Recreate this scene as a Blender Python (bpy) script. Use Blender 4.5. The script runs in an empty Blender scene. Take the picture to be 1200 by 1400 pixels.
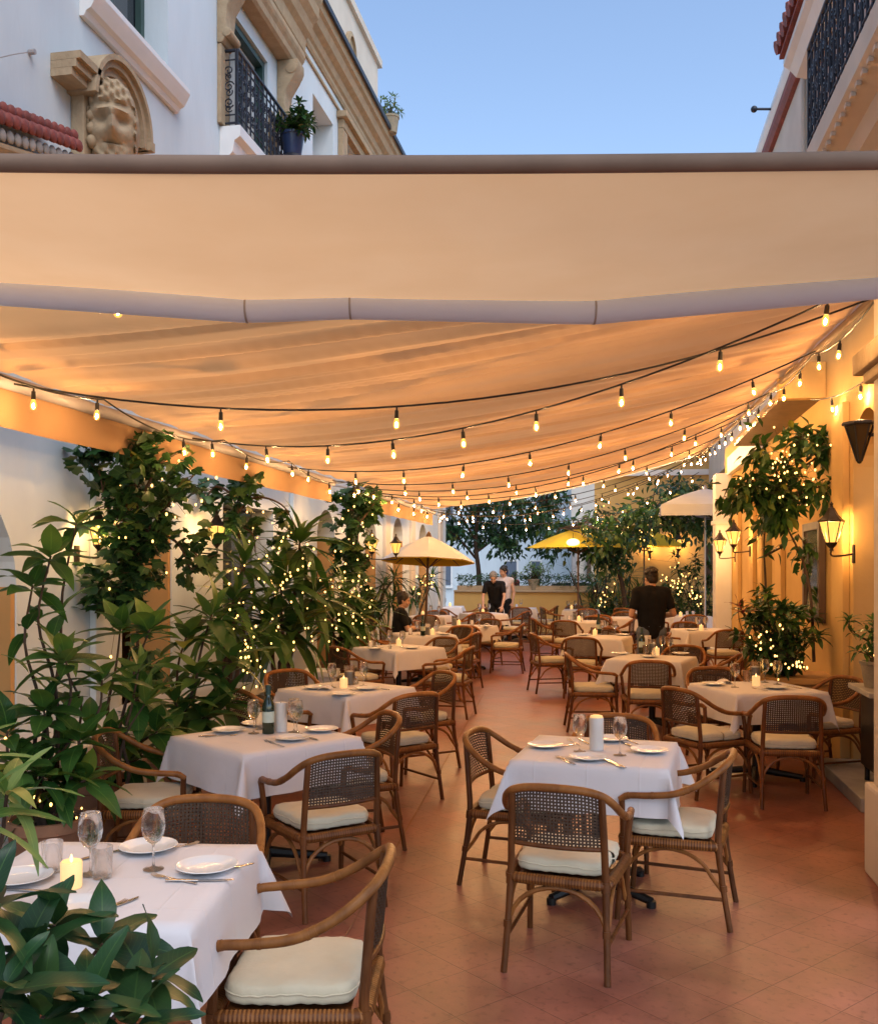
import bpy, bmesh, math, random
from mathutils import Vector, Matrix
random.seed(7)
SC = bpy.context.scene
COL = SC.collection
PI = math.pi
R = math.radians
# ------------------------------------------------------------------ measured camera
F, VH, H = 1310.0, 775.0, 1.75        # focal length and horizon in photo pixels, lens height in metres
TH = R(10.4)                          # the terrace runs 10.4 degrees to the right of the view
CT, ST = math.cos(TH), math.sin(TH)

def W(xc, yc, z=0.0):
    """metres right of / ahead of the lens -> world (y runs along the terrace)"""
    return Vector((xc * CT - yc * ST, xc * ST + yc * CT, z))

def G(u, v, z):
    yc = F * (H - z) / (v - VH)
    return W((u - 600) / F * yc, yc, z)

# ------------------------------------------------------------------ mesh helpers
class MB:
    def __init__(s):
        s.v = []; s.f = []; s.uv = []; s.has_uv = False

    def add(s, vs, fs, uvs=None):
        n = len(s.v)
        s.v += [tuple(p) for p in vs]
        s.f += [tuple(i + n for i in f) for f in fs]
        if uvs is None:
            s.uv += [(0.0, 0.0)] * len(vs)
        else:
            s.uv += uvs; s.has_uv = True
        return s

    def box(s, x0, x1, y0, y1, z0, z1):
        vs = [(x0, y0, z0), (x1, y0, z0), (x1, y1, z0), (x0, y1, z0), (x0, y0, z1), (x1, y0, z1), (x1, y1, z1), (x0, y1, z1)]
        return s.add(vs, [(0, 3, 2, 1), (4, 5, 6, 7), (0, 1, 5, 4), (1, 2, 6, 5), (2, 3, 7, 6), (3, 0, 4, 7)])

    def obox(s, c, sx, sy, sz, rz=0.0, rx=0.0, ry=0.0):
        M = Matrix.Translation(Vector(c)) @ Matrix.Rotation(rz, 4, 'Z') @ Matrix.Rotation(ry, 4, 'Y') @ Matrix.Rotation(rx, 4, 'X')
        vs = [M @ Vector((a * sx / 2, b * sy / 2, d * sz / 2)) for d in (-1, 1) for a, b in ((-1, -1), (1, -1), (1, 1), (-1, 1))]
        return s.add(vs, [(0, 3, 2, 1), (4, 5, 6, 7), (0, 1, 5, 4), (1, 2, 6, 5), (2, 3, 7, 6), (3, 0, 4, 7)])

    def tube(s, pts, r, seg=8, cap=True, closed=False, flat=1.0):
        pts = [Vector(p) for p in pts]
        n = len(pts)
        rs = r if isinstance(r, (list, tuple)) else [r] * n
        vs, fs = [], []
        up = None
        for i in range(n):
            if closed:
                t = pts[(i + 1) % n] - pts[i - 1]
            else:
                t = pts[min(i + 1, n - 1)] - pts[max(i - 1, 0)]
            if t.length < 1e-9:
                t = Vector((0, 0, 1))
            t.normalize()
            if up is None:
                a = Vector((0, 0, 1)) if abs(t.z) < .9 else Vector((1, 0, 0))
                up = (a - t * a.dot(t)).normalized()
            else:
                up = up - t * up.dot(t)
                if up.length < 1e-6:
                    a = Vector((1, 0, 0)); up = a - t * a.dot(t)
                up.normalize()
            b = t.cross(up)
            for k in range(seg):
                a = 2 * PI * k / seg
                vs.append(pts[i] + (up * math.cos(a) * flat + b * math.sin(a)) * rs[i])
        m = n if closed else n - 1
        for i in range(m):
            for k in range(seg):
                a, b2 = i * seg + k, i * seg + (k + 1) % seg
                c, d = ((i + 1) % n) * seg + (k + 1) % seg, ((i + 1) % n) * seg + k
                fs.append((a, b2, c, d))
        if cap and not closed:
            fs.append(tuple(range(seg - 1, -1, -1)))
            fs.append(tuple((n - 1) * seg + k for k in range(seg)))
        return s.add(vs, fs)

    def lathe(s, prof, seg=16, c=(0, 0, 0), a0=0.0):
        vs, fs = [], []
        for (r, z) in prof:
            for k in range(seg):
                a = a0 + 2 * PI * k / seg
                vs.append((c[0] + r * math.cos(a), c[1] + r * math.sin(a), c[2] + z))
        for i in range(len(prof) - 1):
            for k in range(seg):
                fs.append((i * seg + k, i * seg + (k + 1) % seg, (i + 1) * seg + (k + 1) % seg, (i + 1) * seg + k))
        if prof[0][0] > 1e-5:
            fs.append(tuple(range(seg - 1, -1, -1)))
        if prof[-1][0] > 1e-5:
            fs.append(tuple((len(prof) - 1) * seg + k for k in range(seg)))
        return s.add(vs, fs)

    def prism(s, poly, d0, d1, axis='y'):
        """poly: 2D points. axis y -> (x,z) polygon extruded along y; z -> (x,y); x -> (y,z)"""
        n = len(poly)
        def P(p, d):
            return {'y': (p[0], d, p[1]), 'z': (p[0], p[1], d), 'x': (d, p[0], p[1])}[axis]
        vs = [P(p, d0) for p in poly] + [P(p, d1) for p in poly]
        fs = [tuple(range(n)), tuple(range(2 * n - 1, n - 1, -1))]
        fs += [(i, (i + 1) % n, n + (i + 1) % n, n + i)[::-1] for i in range(n)]
        return s.add(vs, fs)

    def grid(s, fn, nu, nv, uv=True):
        vs, us = [], []
        for j in range(nv + 1):
            for i in range(nu + 1):
                a, b = i / nu, j / nv
                vs.append(fn(a, b)); us.append((a, b))
        fs = [(j * (nu + 1) + i, j * (nu + 1) + i + 1, (j + 1) * (nu + 1) + i + 1, (j + 1) * (nu + 1) + i) for j in range(nv) for i in range(nu)]
        return s.add(vs, fs, us if uv else None)

    def ball(s, c, rx, ry=None, rz=None, seg=12, rings=8, M=None):
        ry = rx if ry is None else ry; rz = rx if rz is None else rz
        vs = [Vector((0, 0, rz))]
        for j in range(1, rings):
            p = PI * j / rings
            for k in range(seg):
                a = 2 * PI * k / seg
                vs.append(Vector((rx * math.sin(p) * math.cos(a), ry * math.sin(p) * math.sin(a), rz * math.cos(p))))
        vs.append(Vector((0, 0, -rz)))
        fs = [(0, 1 + k, 1 + (k + 1) % seg) for k in range(seg)]
        for j in range(rings - 2):
            for k in range(seg):
                a, b = 1 + j * seg + k, 1 + j * seg + (k + 1) % seg
                fs.append((a, a + seg, b + seg, b))
        l = len(vs) - 1; o = 1 + (rings - 2) * seg
        fs += [(l, o + (k + 1) % seg, o + k) for k in range(seg)]
        c = Vector(c)
        if M is None:
            vs = [c + p for p in vs]
        else:
            vs = [c + M @ p for p in vs]
        return s.add(vs, fs)

    def cap(s, p, q, r0, r1, seg=10, flat=1.0):
        """closed tapered limb with round ends"""
        p, q = Vector(p), Vector(q)
        d = (q - p).normalized()
        pts, rs = [], []
        for a in (-1, -.8, -.45):
            pts.append(p + d * r0 * a); rs.append(max(r0 * math.sqrt(max(0, 1 - a * a)), 1e-4))
        for i in range(5):
            t = i / 4
            pts.append(p.lerp(q, t)); rs.append(r0 + (r1 - r0) * t)
        for a in (.45, .8, 1):
            pts.append(q + d * r1 * a); rs.append(max(r1 * math.sqrt(max(0, 1 - a * a)), 1e-4))
        return s.tube(pts, rs, seg, flat=flat)

    def build(s, name, mat, parent=None, smooth=True, angle=40, bevel=0, matrix=None, bseg=2):
        me = bpy.data.meshes.new(name)
        if matrix is not None:
            s.v = [tuple(matrix @ Vector(p)) for p in s.v]
        me.from_pydata(s.v, [], s.f)
        if s.has_uv:
            uvl = me.uv_layers.new(name='UVMap')
            idx = [0] * len(me.loops)
            me.loops.foreach_get('vertex_index', idx)
            flat = [0.0] * (2 * len(idx))
            for k, i in enumerate(idx):
                flat[2 * k], flat[2 * k + 1] = s.uv[i]
            uvl.data.foreach_set('uv', flat)
        if bevel:
            bm = bmesh.new(); bm.from_mesh(me)
            bmesh.ops.bevel(bm, geom=[e for e in bm.edges if e.is_manifold and e.calc_face_angle(0) > .6], offset=bevel, segments=bseg, affect='EDGES', profile=.6)
            bm.to_mesh(me); bm.free()
        if smooth:
            me.polygons.foreach_set('use_smooth', [True] * len(me.polygons))
            me.set_sharp_from_angle(angle=R(angle))
        me.update()
        if mat is not None:
            me.materials.append(mat)
        o = bpy.data.objects.new(name, me)
        COL.objects.link(o)
        if parent is not None:
            o.parent = parent
        return o

def catmull(pts, n=6, closed=False):
    pts = [Vector(p) for p in pts]
    out = []
    m = len(pts)
    for i in range(m if closed else m - 1):
        p1, p2 = pts[i], pts[(i + 1) % m]
        p0 = pts[i - 1] if (closed or i > 0) else p1 * 2 - p2
        p3 = pts[(i + 2) % m] if (closed or i + 2 < m) else p2 * 2 - p1
        for k in range(n):
            t = k / n
            out.append(.5 * ((2 * p1) + (p2 - p0) * t + (2 * p0 - 5 * p1 + 4 * p2 - p3) * t * t + (3 * p1 - p0 - 3 * p2 + p3) * t ** 3))
    if not closed:
        out.append(pts[-1])
    return out

def tag(o, label=None, cat=None, group=None, kind=None):
    if label: o['label'] = label
    if cat: o['category'] = cat
    if group: o['group'] = group
    if kind: o['kind'] = kind
    return o

def thing(name, label, cat, loc=(0, 0, 0), rz=0.0, group=None):
    o = bpy.data.objects.new(name, None)
    COL.objects.link(o)
    o.location = loc; o.rotation_euler = (0, 0, rz)
    return tag(o, label, cat, group)

KIDS = {}
def kids(o):
    return [c for c in o.children]

def dup(root, loc, rz=0.0, label=None, group=None, scale=None):
    r = root.copy(); COL.objects.link(r)
    r.location = loc; r.rotation_euler = (0, 0, rz)
    if scale: r.scale = (scale, scale, scale)
    if label: r['label'] = label
    if group: r['group'] = group
    for ch in list(root.children):
        c = ch.copy(); COL.objects.link(c); c.parent = r
        for g in list(ch.children):
            d = g.copy(); COL.objects.link(d); d.parent = c
    return r

# ------------------------------------------------------------------ materials
def new_mat(name):
    m = bpy.data.materials.new(name); m.use_nodes = True
    nt = m.node_tree
    b = nt.nodes['Principled BSDF']
    return m, nt, b

def N(nt, t, **kw):
    n = nt.nodes.new(t)
    for k, v in kw.items():
        setattr(n, k, v)
    return n

def pmat(name, c1, c2=None, scale=6.0, rough=.6, bump=0.0, bscale=40.0, metal=0.0, detail=5.0, spec=.5, stretch=None, rvar=0.0, sheen=0.0, ovar=0.0):
    m, nt, b = new_mat(name)
    b.inputs['Roughness'].default_value = rough
    b.inputs['Metallic'].default_value = metal
    b.inputs['Specular IOR Level'].default_value = spec
    if sheen: b.inputs['Sheen Weight'].default_value = sheen
    if c2 is None:
        c2 = tuple(x * .8 for x in c1)
    tc = N(nt, 'ShaderNodeTexCoord')
    vec = tc.outputs['Object']
    if stretch:
        mp = N(nt, 'ShaderNodeMapping'); mp.inputs['Scale'].default_value = stretch
        nt.links.new(vec, mp.inputs['Vector']); vec = mp.outputs['Vector']
    nz = N(nt, 'ShaderNodeTexNoise'); nz.inputs['Scale'].default_value = scale; nz.inputs['Detail'].default_value = detail
    nt.links.new(vec, nz.inputs['Vector'])
    rp = N(nt, 'ShaderNodeValToRGB')
    rp.color_ramp.elements[0].position = .3; rp.color_ramp.elements[1].position = .7
    rp.color_ramp.elements[0].color = (*c2, 1); rp.color_ramp.elements[1].color = (*c1, 1)
    nt.links.new(nz.outputs['Fac'], rp.inputs['Fac'])
    nt.links.new(rp.outputs['Color'], b.inputs['Base Color'])
    if ovar:
        oi = N(nt, 'ShaderNodeObjectInfo'); om = N(nt, 'ShaderNodeMapRange')
        om.inputs['To Min'].default_value = 1 - ovar; om.inputs['To Max'].default_value = 1 + ovar
        nt.links.new(oi.outputs['Random'], om.inputs['Value'])
        hs = N(nt, 'ShaderNodeHueSaturation'); nt.links.new(om.outputs['Result'], hs.inputs['Value'])
        nt.links.new(rp.outputs['Color'], hs.inputs['Color']); nt.links.new(hs.outputs['Color'], b.inputs['Base Color'])
    if rvar:
        mr = N(nt, 'ShaderNodeMapRange')
        mr.inputs['To Min'].default_value = rough - rvar; mr.inputs['To Max'].default_value = rough + rvar
        nt.links.new(nz.outputs['Fac'], mr.inputs['Value']); nt.links.new(mr.outputs['Result'], b.inputs['Roughness'])
    if bump:
        n2 = N(nt, 'ShaderNodeTexNoise'); n2.inputs['Scale'].default_value = bscale; n2.inputs['Detail'].default_value = 6
        nt.links.new(vec, n2.inputs['Vector'])
        bp = N(nt, 'ShaderNodeBump'); bp.inputs['Strength'].default_value = bump; bp.inputs['Distance'].default_value = .02
        nt.links.new(n2.outputs['Fac'], bp.inputs['Height']); nt.links.new(bp.outputs['Normal'], b.inputs['Normal'])
    return m

def emat(name, col, strength, sample=True):
    m, nt, b = new_mat(name)
    b.inputs['Base Color'].default_value = (*[min(1, c) for c in col], 1)
    b.inputs['Emission Color'].default_value = (*col, 1)
    b.inputs['Emission Strength'].default_value = strength
    m.cycles.emission_sampling = 'AUTO' if sample else 'NONE'
    return m

def leaf_mat(name, ca, cb, cc, rough=.38, trans=.25, vein=True):
    m, nt, b = new_mat(name)
    L = nt.links
    geo = N(nt, 'ShaderNodeNewGeometry')
    rp = N(nt, 'ShaderNodeValToRGB')
    e = rp.color_ramp.elements
    e[0].position = 0; e[0].color = (*ca, 1); e[1].position = 1; e[1].color = (*cc, 1)
    k = e.new(.62); k.color = (*cb, 1)
    k = e.new(.93); k.color = (*cc, 1)
    e[-1].color = (cc[0] * 2.0 + .03, cc[1] * 1.25, cc[2] * .8, 1)
    L.new(geo.outputs['Random Per Island'], rp.inputs['Fac'])
    col = rp.outputs['Color']
    tc = N(nt, 'ShaderNodeTexCoord')
    nz = N(nt, 'ShaderNodeTexNoise'); nz.inputs['Scale'].default_value = 9
    L.new(tc.outputs['Object'], nz.inputs['Vector'])
    mx = N(nt, 'ShaderNodeMix', data_type='RGBA', blend_type='MULTIPLY'); mx.inputs[0].default_value = .55
    L.new(col, mx.inputs[6]); L.new(nz.outputs['Fac'], mx.inputs[7])
    sc_ = N(nt, 'ShaderNodeMix', data_type='RGBA', blend_type='ADD'); sc_.inputs[0].default_value = .25
    L.new(mx.outputs[2], sc_.inputs[6]); L.new(col, sc_.inputs[7])
    out = sc_.outputs[2]
    if vein:
        sep = N(nt, 'ShaderNodeSeparateXYZ'); L.new(tc.outputs['UV'], sep.inputs[0])
        a = N(nt, 'ShaderNodeMath', operation='SUBTRACT'); a.inputs[1].default_value = .5; L.new(sep.outputs[0], a.inputs[0])
        ab = N(nt, 'ShaderNodeMath', operation='ABSOLUTE'); L.new(a.outputs[0], ab.inputs[0])
        mid = N(nt, 'ShaderNodeMath', operation='LESS_THAN'); mid.inputs[1].default_value = .025; L.new(ab.outputs[0], mid.inputs[0])
        # side veins
        k1 = N(nt, 'ShaderNodeMath', operation='MULTIPLY_ADD'); k1.inputs[1].default_value = -.45; L.new(ab.outputs[0], k1.inputs[0]); L.new(sep.outputs[1], k1.inputs[2])
        k2 = N(nt, 'ShaderNodeMath', operation='MULTIPLY'); k2.inputs[1].default_value = 11; L.new(k1.outputs[0], k2.inputs[0])
        k3 = N(nt, 'ShaderNodeMath', operation='FRACT'); L.new(k2.outputs[0], k3.inputs[0])
        k4 = N(nt, 'ShaderNodeMath', operation='LESS_THAN'); k4.inputs[1].default_value = .1; L.new(k3.outputs[0], k4.inputs[0])
        k5 = N(nt, 'ShaderNodeMath', operation='MULTIPLY'); k5.inputs[1].default_value = .35; L.new(k4.outputs[0], k5.inputs[0])
        k6 = N(nt, 'ShaderNodeMath', operation='MAXIMUM'); L.new(mid.outputs[0], k6.inputs[0]); L.new(k5.outputs[0], k6.inputs[1])
        k7 = N(nt, 'ShaderNodeMath', operation='MULTIPLY'); k7.inputs[1].default_value = .5; L.new(k6.outputs[0], k7.inputs[0])
        vm = N(nt, 'ShaderNodeMix', data_type='RGBA')
        L.new(k7.outputs[0], vm.inputs[0]); L.new(out, vm.inputs[6]); vm.inputs[7].default_value = (cc[0] * 1.6, cc[1] * 1.6, cc[2] * 1.4, 1)
        out = vm.outputs[2]
    L.new(out, b.inputs['Base Color'])
    b.inputs['Roughness'].default_value = rough
    b.inputs['Specular IOR Level'].default_value = .45
    tr = N(nt, 'ShaderNodeBsdfTranslucent')
    L.new(out, tr.inputs['Color'])
    ms = N(nt, 'ShaderNodeMixShader'); ms.inputs[0].default_value = trans
    L.new(b.outputs[0], ms.inputs[1]); L.new(tr.outputs[0], ms.inputs[2])
    L.new(ms.outputs[0], nt.nodes['Material Output'].inputs['Surface'])
    return m

def fabric_mat(name, c1, c2, trans=.3, wscale=900, rough=.85):
    m = pmat(name, c1, c2, scale=3.0, rough=rough, bump=.05, bscale=wscale, spec=.2)
    nt = m.node_tree; b = nt.nodes['Principled BSDF']
    rp = [n for n in nt.nodes if n.type == 'VALTORGB'][0]
    tr = N(nt, 'ShaderNodeBsdfTranslucent'); nt.links.new(rp.outputs['Color'], tr.inputs['Color'])
    ms = N(nt, 'ShaderNodeMixShader'); ms.inputs[0].default_value = trans
    nt.links.new(b.outputs[0], ms.inputs[1]); nt.links.new(tr.outputs[0], ms.inputs[2])
    nt.links.new(ms.outputs[0], nt.nodes['Material Output'].inputs['Surface'])
    return m

def thin_glass(name, tint=(1, 1, 1), k=.6):
    m, nt, b = new_mat(name)
    nt.nodes.remove(b)
    tr = N(nt, 'ShaderNodeBsdfTransparent'); tr.inputs['Color'].default_value = (*tint, 1)
    gl = N(nt, 'ShaderNodeBsdfGlass'); gl.inputs['Roughness'].default_value = .0; gl.inputs['IOR'].default_value = 1.42
    ms = N(nt, 'ShaderNodeMixShader'); ms.inputs[0].default_value = k
    nt.links.new(tr.outputs[0], ms.inputs[1]); nt.links.new(gl.outputs[0], ms.inputs[2])
    nt.links.new(ms.outputs[0], nt.nodes['Material Output'].inputs['Surface'])
    return m

def lit_glass(name, col, strength, clear=.35):
    m, nt, b = new_mat(name)
    nt.nodes.remove(b)
    tr = N(nt, 'ShaderNodeBsdfTransparent'); em = N(nt, 'ShaderNodeEmission')
    em.inputs['Color'].default_value = (*col, 1); em.inputs['Strength'].default_value = strength
    ms = N(nt, 'ShaderNodeMixShader'); ms.inputs[0].default_value = 1 - clear
    nt.links.new(tr.outputs[0], ms.inputs[1]); nt.links.new(em.outputs[0], ms.inputs[2])
    nt.links.new(ms.outputs[0], nt.nodes['Material Output'].inputs['Surface'])
    m.cycles.emission_sampling = 'NONE'
    return m

def tile_floor_mat():
    m, nt, b = new_mat('terracotta_tiles')
    L = nt.links
    tc = N(nt, 'ShaderNodeTexCoord')
    mp = N(nt, 'ShaderNodeMapping'); mp.inputs['Rotation'].default_value = (0, 0, R(41)); mp.inputs['Location'].default_value = (.13, .05, 0)
    L.new(tc.outputs['Object'], mp.inputs['Vector'])
    wz = N(nt, 'ShaderNodeTexNoise'); wz.inputs['Scale'].default_value = 3
    L.new(mp.outputs[0], wz.inputs['Vector'])
    wv = N(nt, 'ShaderNodeMix', data_type='VECTOR'); wv.inputs[0].default_value = .012
    L.new(mp.outputs[0], wv.inputs[4]); L.new(wz.outputs['Color'], wv.inputs[5])
    br = N(nt, 'ShaderNodeTexBrick'); br.offset = 0.0; br.squash = 1
    br.inputs['Scale'].default_value = 1; br.inputs['Brick Width'].default_value = .30; br.inputs['Row Height'].default_value = .30
    br.inputs['Mortar Size'].default_value = .0026; br.inputs['Mortar Smooth'].default_value = .6; br.inputs['Bias'].default_value = 0
    br.inputs['Color1'].default_value = (.37, .155, .108, 1); br.inputs['Color2'].default_value = (.31, .125, .085, 1)
    br.inputs['Mortar'].default_value = (.17, .07, .048, 1)
    L.new(wv.outputs[1], br.inputs['Vector'])
    n1 = N(nt, 'ShaderNodeTexNoise'); n1.inputs['Scale'].default_value = 2.3; n1.inputs['Detail'].default_value = 8; n1.inputs['Roughness'].default_value = .62
    L.new(mp.outputs[0], n1.inputs['Vector'])
    r1 = N(nt, 'ShaderNodeValToRGB'); r1.color_ramp.elements[0].position = .3; r1.color_ramp.elements[1].position = .72
    r1.color_ramp.elements[0].color = (.48, .42, .42, 1); r1.color_ramp.elements[1].color = (1.12, 1.02, .98, 1)
    L.new(n1.outputs['Fac'], r1.inputs['Fac'])
    mx = N(nt, 'ShaderNodeMix', data_type='RGBA', blend_type='MULTIPLY'); mx.inputs[0].default_value = 1
    L.new(br.outputs['Color'], mx.inputs[6]); L.new(r1.outputs['Color'], mx.inputs[7])
    n2 = N(nt, 'ShaderNodeTexNoise'); n2.inputs['Scale'].default_value = 28; n2.inputs['Detail'].default_value = 5
    L.new(mp.outputs[0], n2.inputs['Vector'])
    r2 = N(nt, 'ShaderNodeValToRGB'); r2.color_ramp.elements[0].position = .28; r2.color_ramp.elements[1].position = .45
    r2.color_ramp.elements[0].color = (.6, .55, .55, 1); r2.color_ramp.elements[1].color = (1, 1, 1, 1)
    L.new(n2.outputs['Fac'], r2.inputs['Fac'])
    m2 = N(nt, 'ShaderNodeMix', data_type='RGBA', blend_type='MULTIPLY'); m2.inputs[0].default_value = .85
    L.new(mx.outputs[2], m2.inputs[6]); L.new(r2.outputs['Color'], m2.inputs[7])
    L.new(m2.outputs[2], b.inputs['Base Color'])
    mr = N(nt, 'ShaderNodeMapRange'); mr.inputs['To Min'].default_value = .22; mr.inputs['To Max'].default_value = .56
    L.new(n1.outputs['Fac'], mr.inputs['Value']); L.new(mr.outputs['Result'], b.inputs['Roughness'])
    bp = N(nt, 'ShaderNodeBump'); bp.inputs['Strength'].default_value = .35; bp.inputs['Distance'].default_value = .006
    ma = N(nt, 'ShaderNodeMath', operation='MULTIPLY_ADD'); ma.inputs[1].default_value = -1.5
    L.new(br.outputs['Fac'], ma.inputs[0]); L.new(n1.outputs['Fac'], ma.inputs[2])
    L.new(ma.outputs[0], bp.inputs['Height']); L.new(bp.outputs['Normal'], b.inputs['Normal'])
    return m

def rattan_mat(name, c1, c2, rough=.4):
    """cane poles: bands along the length and dark joints"""
    m = pmat(name, c1, c2, scale=14, rough=rough, bump=.15, bscale=60, stretch=(1, 1, .35), spec=.25, ovar=.22)
    return m

M = {}
M['floor'] = tile_floor_mat()
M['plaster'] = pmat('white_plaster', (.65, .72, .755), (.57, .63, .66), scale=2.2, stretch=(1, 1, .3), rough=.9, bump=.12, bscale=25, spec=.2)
M['plaster_cream'] = pmat('cream_plaster', (.68, .44, .17), (.60, .37, .13), scale=1.4, rough=.9, bump=.12, bscale=22, spec=.2)
M['plaster_yellow'] = pmat('ochre_plaster', (.62, .40, .14), (.55, .34, .11), scale=1.6, rough=.9, bump=.1, bscale=25, spec=.2)
M['plaster_orange'] = pmat('orange_plaster', (.62, .36, .15), (.52, .28, .10), scale=1.5, rough=.9, bump=.1, bscale=25, spec=.2)
M['plaster_beige'] = pmat('beige_plaster', (.68, .60, .50), (.6, .52, .43), scale=1.8, rough=.9, bump=.1, bscale=25, spec=.2)
M['plaster_pink'] = pmat('pink_plaster', (.58, .42, .36), (.5, .35, .3), scale=1.8, rough=.9, bump=.1, bscale=25, spec=.2)
M['stone'] = pmat('brown_stone', (.44, .33, .21), (.36, .26, .16), scale=9, rough=.85, bump=.35, bscale=35, spec=.2)
M['stone_grey'] = pmat('grey_stone', (.42, .40, .37), (.31, .29, .27), scale=6, rough=.85, bump=.3, bscale=30, spec=.2)
M['wood_dark'] = pmat('dark_wood', (.12, .06, .03), (.07, .035, .018), scale=9, rough=.5, bump=.1, stretch=(1, 1, .15))
M['white_paint'] = pmat('white_paint', (.8, .79, .77), (.74, .73, .71), scale=4, rough=.5)
M['green_paint'] = pmat('dark_green_paint', (.03, .07, .06), (.02, .05, .045), scale=5, rough=.4)
M['iron'] = pmat('wrought_iron', (.03, .035, .05), (.018, .02, .03), scale=18, rough=.45, bump=.1, metal=.3)
M['bronze'] = pmat('dark_bronze', (.055, .04, .028), (.03, .022, .016), scale=20, rough=.4, metal=.5, bump=.1)
M['tile_red'] = pmat('red_roof_tile', (.26, .055, .04), (.15, .035, .025), scale=9, rough=.7, bump=.25, bscale=30)
M['pane'] = pmat('window_pane', (.035, .045, .055), (.02, .028, .036), scale=1.2, rough=.06, spec=.8)
M['curtain'] = pmat('net_curtain', (.55, .55, .55), (.42, .42, .43), scale=7, rough=.9, stretch=(1, 6, .3))
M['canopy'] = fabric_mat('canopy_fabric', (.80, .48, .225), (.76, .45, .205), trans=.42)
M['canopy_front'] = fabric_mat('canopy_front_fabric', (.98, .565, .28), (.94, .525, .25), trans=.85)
M['tube'] = pmat('grey_tube_fabric', (.38, .36, .40), (.33, .31, .35), scale=3, rough=.7)
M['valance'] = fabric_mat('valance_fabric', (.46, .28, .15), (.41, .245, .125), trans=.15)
M['hem'] = pmat('sky_tinted_hem_fabric', (.80, .86, .98), (.76, .82, .95), scale=2.5, rough=.75, bump=.05, bscale=200)  # white hem fabric with the blue of the sky light mixed into its colour
M['alu'] = pmat('grey_aluminium', (.45, .40, .38), (.36, .32, .30), scale=3, rough=.4, metal=.3)
M['bar'] = pmat('brown_bar_fabric', (.26, .17, .12), (.2, .13, .09), scale=5, rough=.8)
M['cable'] = pmat('black_cable', (.012, .012, .012), (.008, .008, .008), rough=.5)
M['bulb'] = lit_glass('amber_bulb_glass', (1.0, .42, .07), 1.5, clear=.5)
M['filament'] = emat('glowing_filament', (1.0, .56, .22), 2100.0)
M['fairy'] = emat('fairy_light', (1.0, .54, .14), 2.8, sample=False)
M['candle_lit'] = emat('glowing_candle_wax', (1.0, .64, .27), .32)
M['flame'] = emat('candle_flame', (1.0, .6, .2), 2.0)
M['lantern'] = lit_glass('lit_lantern_glass', (1.0, .47, .085), 1.15)
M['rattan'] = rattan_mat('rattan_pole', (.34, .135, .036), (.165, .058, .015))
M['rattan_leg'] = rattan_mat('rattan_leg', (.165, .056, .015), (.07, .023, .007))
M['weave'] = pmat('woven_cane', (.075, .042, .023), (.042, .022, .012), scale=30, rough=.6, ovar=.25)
M['cushion'] = pmat('cream_cushion', (.72, .64, .47), (.65, .57, .40), scale=5, rough=.9, bump=.3, bscale=16, spec=.2, sheen=.2, ovar=.08)
M['cloth'] = pmat('white_tablecloth', (.74, .70, .71), (.70, .66, .67), scale=3, rough=.85, bump=.22, bscale=7, spec=.2, sheen=.15)
_nt = M['cloth'].node_tree
_tc = [n for n in _nt.nodes if n.type == 'TEX_COORD'][0]; _bp = [n for n in _nt.nodes if n.type == 'BUMP'][0]; _n2 = _bp.inputs['Height'].links[0].from_node
_sx = N(_nt, 'ShaderNodeSeparateXYZ'); _nt.links.new(_tc.outputs['Object'], _sx.inputs[0])
_acc = _n2.outputs['Fac']
for _ax, _off in ((0, .0), (1, .01), (0, .27), (1, -.26), (0, -.26)):
    _s = N(_nt, 'ShaderNodeMath', operation='SUBTRACT'); _s.inputs[1].default_value = _off; _nt.links.new(_sx.outputs[_ax], _s.inputs[0])
    _a = N(_nt, 'ShaderNodeMath', operation='ABSOLUTE'); _nt.links.new(_s.outputs[0], _a.inputs[0])
    _m = N(_nt, 'ShaderNodeMapRange'); _m.inputs['From Max'].default_value = .007; _m.inputs['To Min'].default_value = .35; _m.inputs['To Max'].default_value = 0; _nt.links.new(_a.outputs[0], _m.inputs['Value'])
    _d = N(_nt, 'ShaderNodeMath', operation='ADD'); _nt.links.new(_acc, _d.inputs[0]); _nt.links.new(_m.outputs['Result'], _d.inputs[1]); _acc = _d.outputs[0]
_nt.links.new(_acc, _bp.inputs['Height'])
M['black_metal'] = pmat('black_metal', (.02, .02, .02), (.012, .012, .012), scale=15, rough=.4, metal=.4)
M['table_wood'] = pmat('table_board', (.25, .14, .07), (.18, .1, .05), scale=8, rough=.5)
M['china'] = pmat('white_china', (.82, .82, .82), (.8, .8, .8), rough=.18, spec=.6)
M['steel'] = pmat('cutlery_steel', (.62, .6, .58), (.55, .53, .51), rough=.22, metal=1.0)
M['glass'] = thin_glass('clear_glass')
M['wax'] = pmat('white_wax', (.8, .76, .72), (.77, .72, .68), rough=.5)
M['bottle'] = pmat('green_bottle_glass', (.008, .03, .014), (.005, .02, .01), rough=.06, spec=.8)
M['paper'] = pmat('pale_paper', (.6, .66, .58), (.52, .6, .5), scale=20, rough=.7)
M['terracotta'] = pmat('terracotta_pot', (.34, .17, .09), (.24, .12, .065), scale=8, rough=.8, bump=.2)
M['pot_stone'] = pmat('carved_stone_pot', (.36, .30, .21), (.24, .2, .14), scale=8, rough=.85, bump=.35)
M['soil'] = pmat('potting_soil', (.03, .022, .016), (.015, .012, .01), scale=30, rough=.95, bump=.5)
M['bark'] = pmat('bark', (.09, .055, .035), (.05, .03, .02), scale=16, rough=.9, bump=.4, stretch=(1, 1, .3))
M['leaf_big'] = leaf_mat('broad_leaf', (.024, .085, .02), (.05, .15, .03), (.12, .25, .05), trans=.32)
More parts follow.
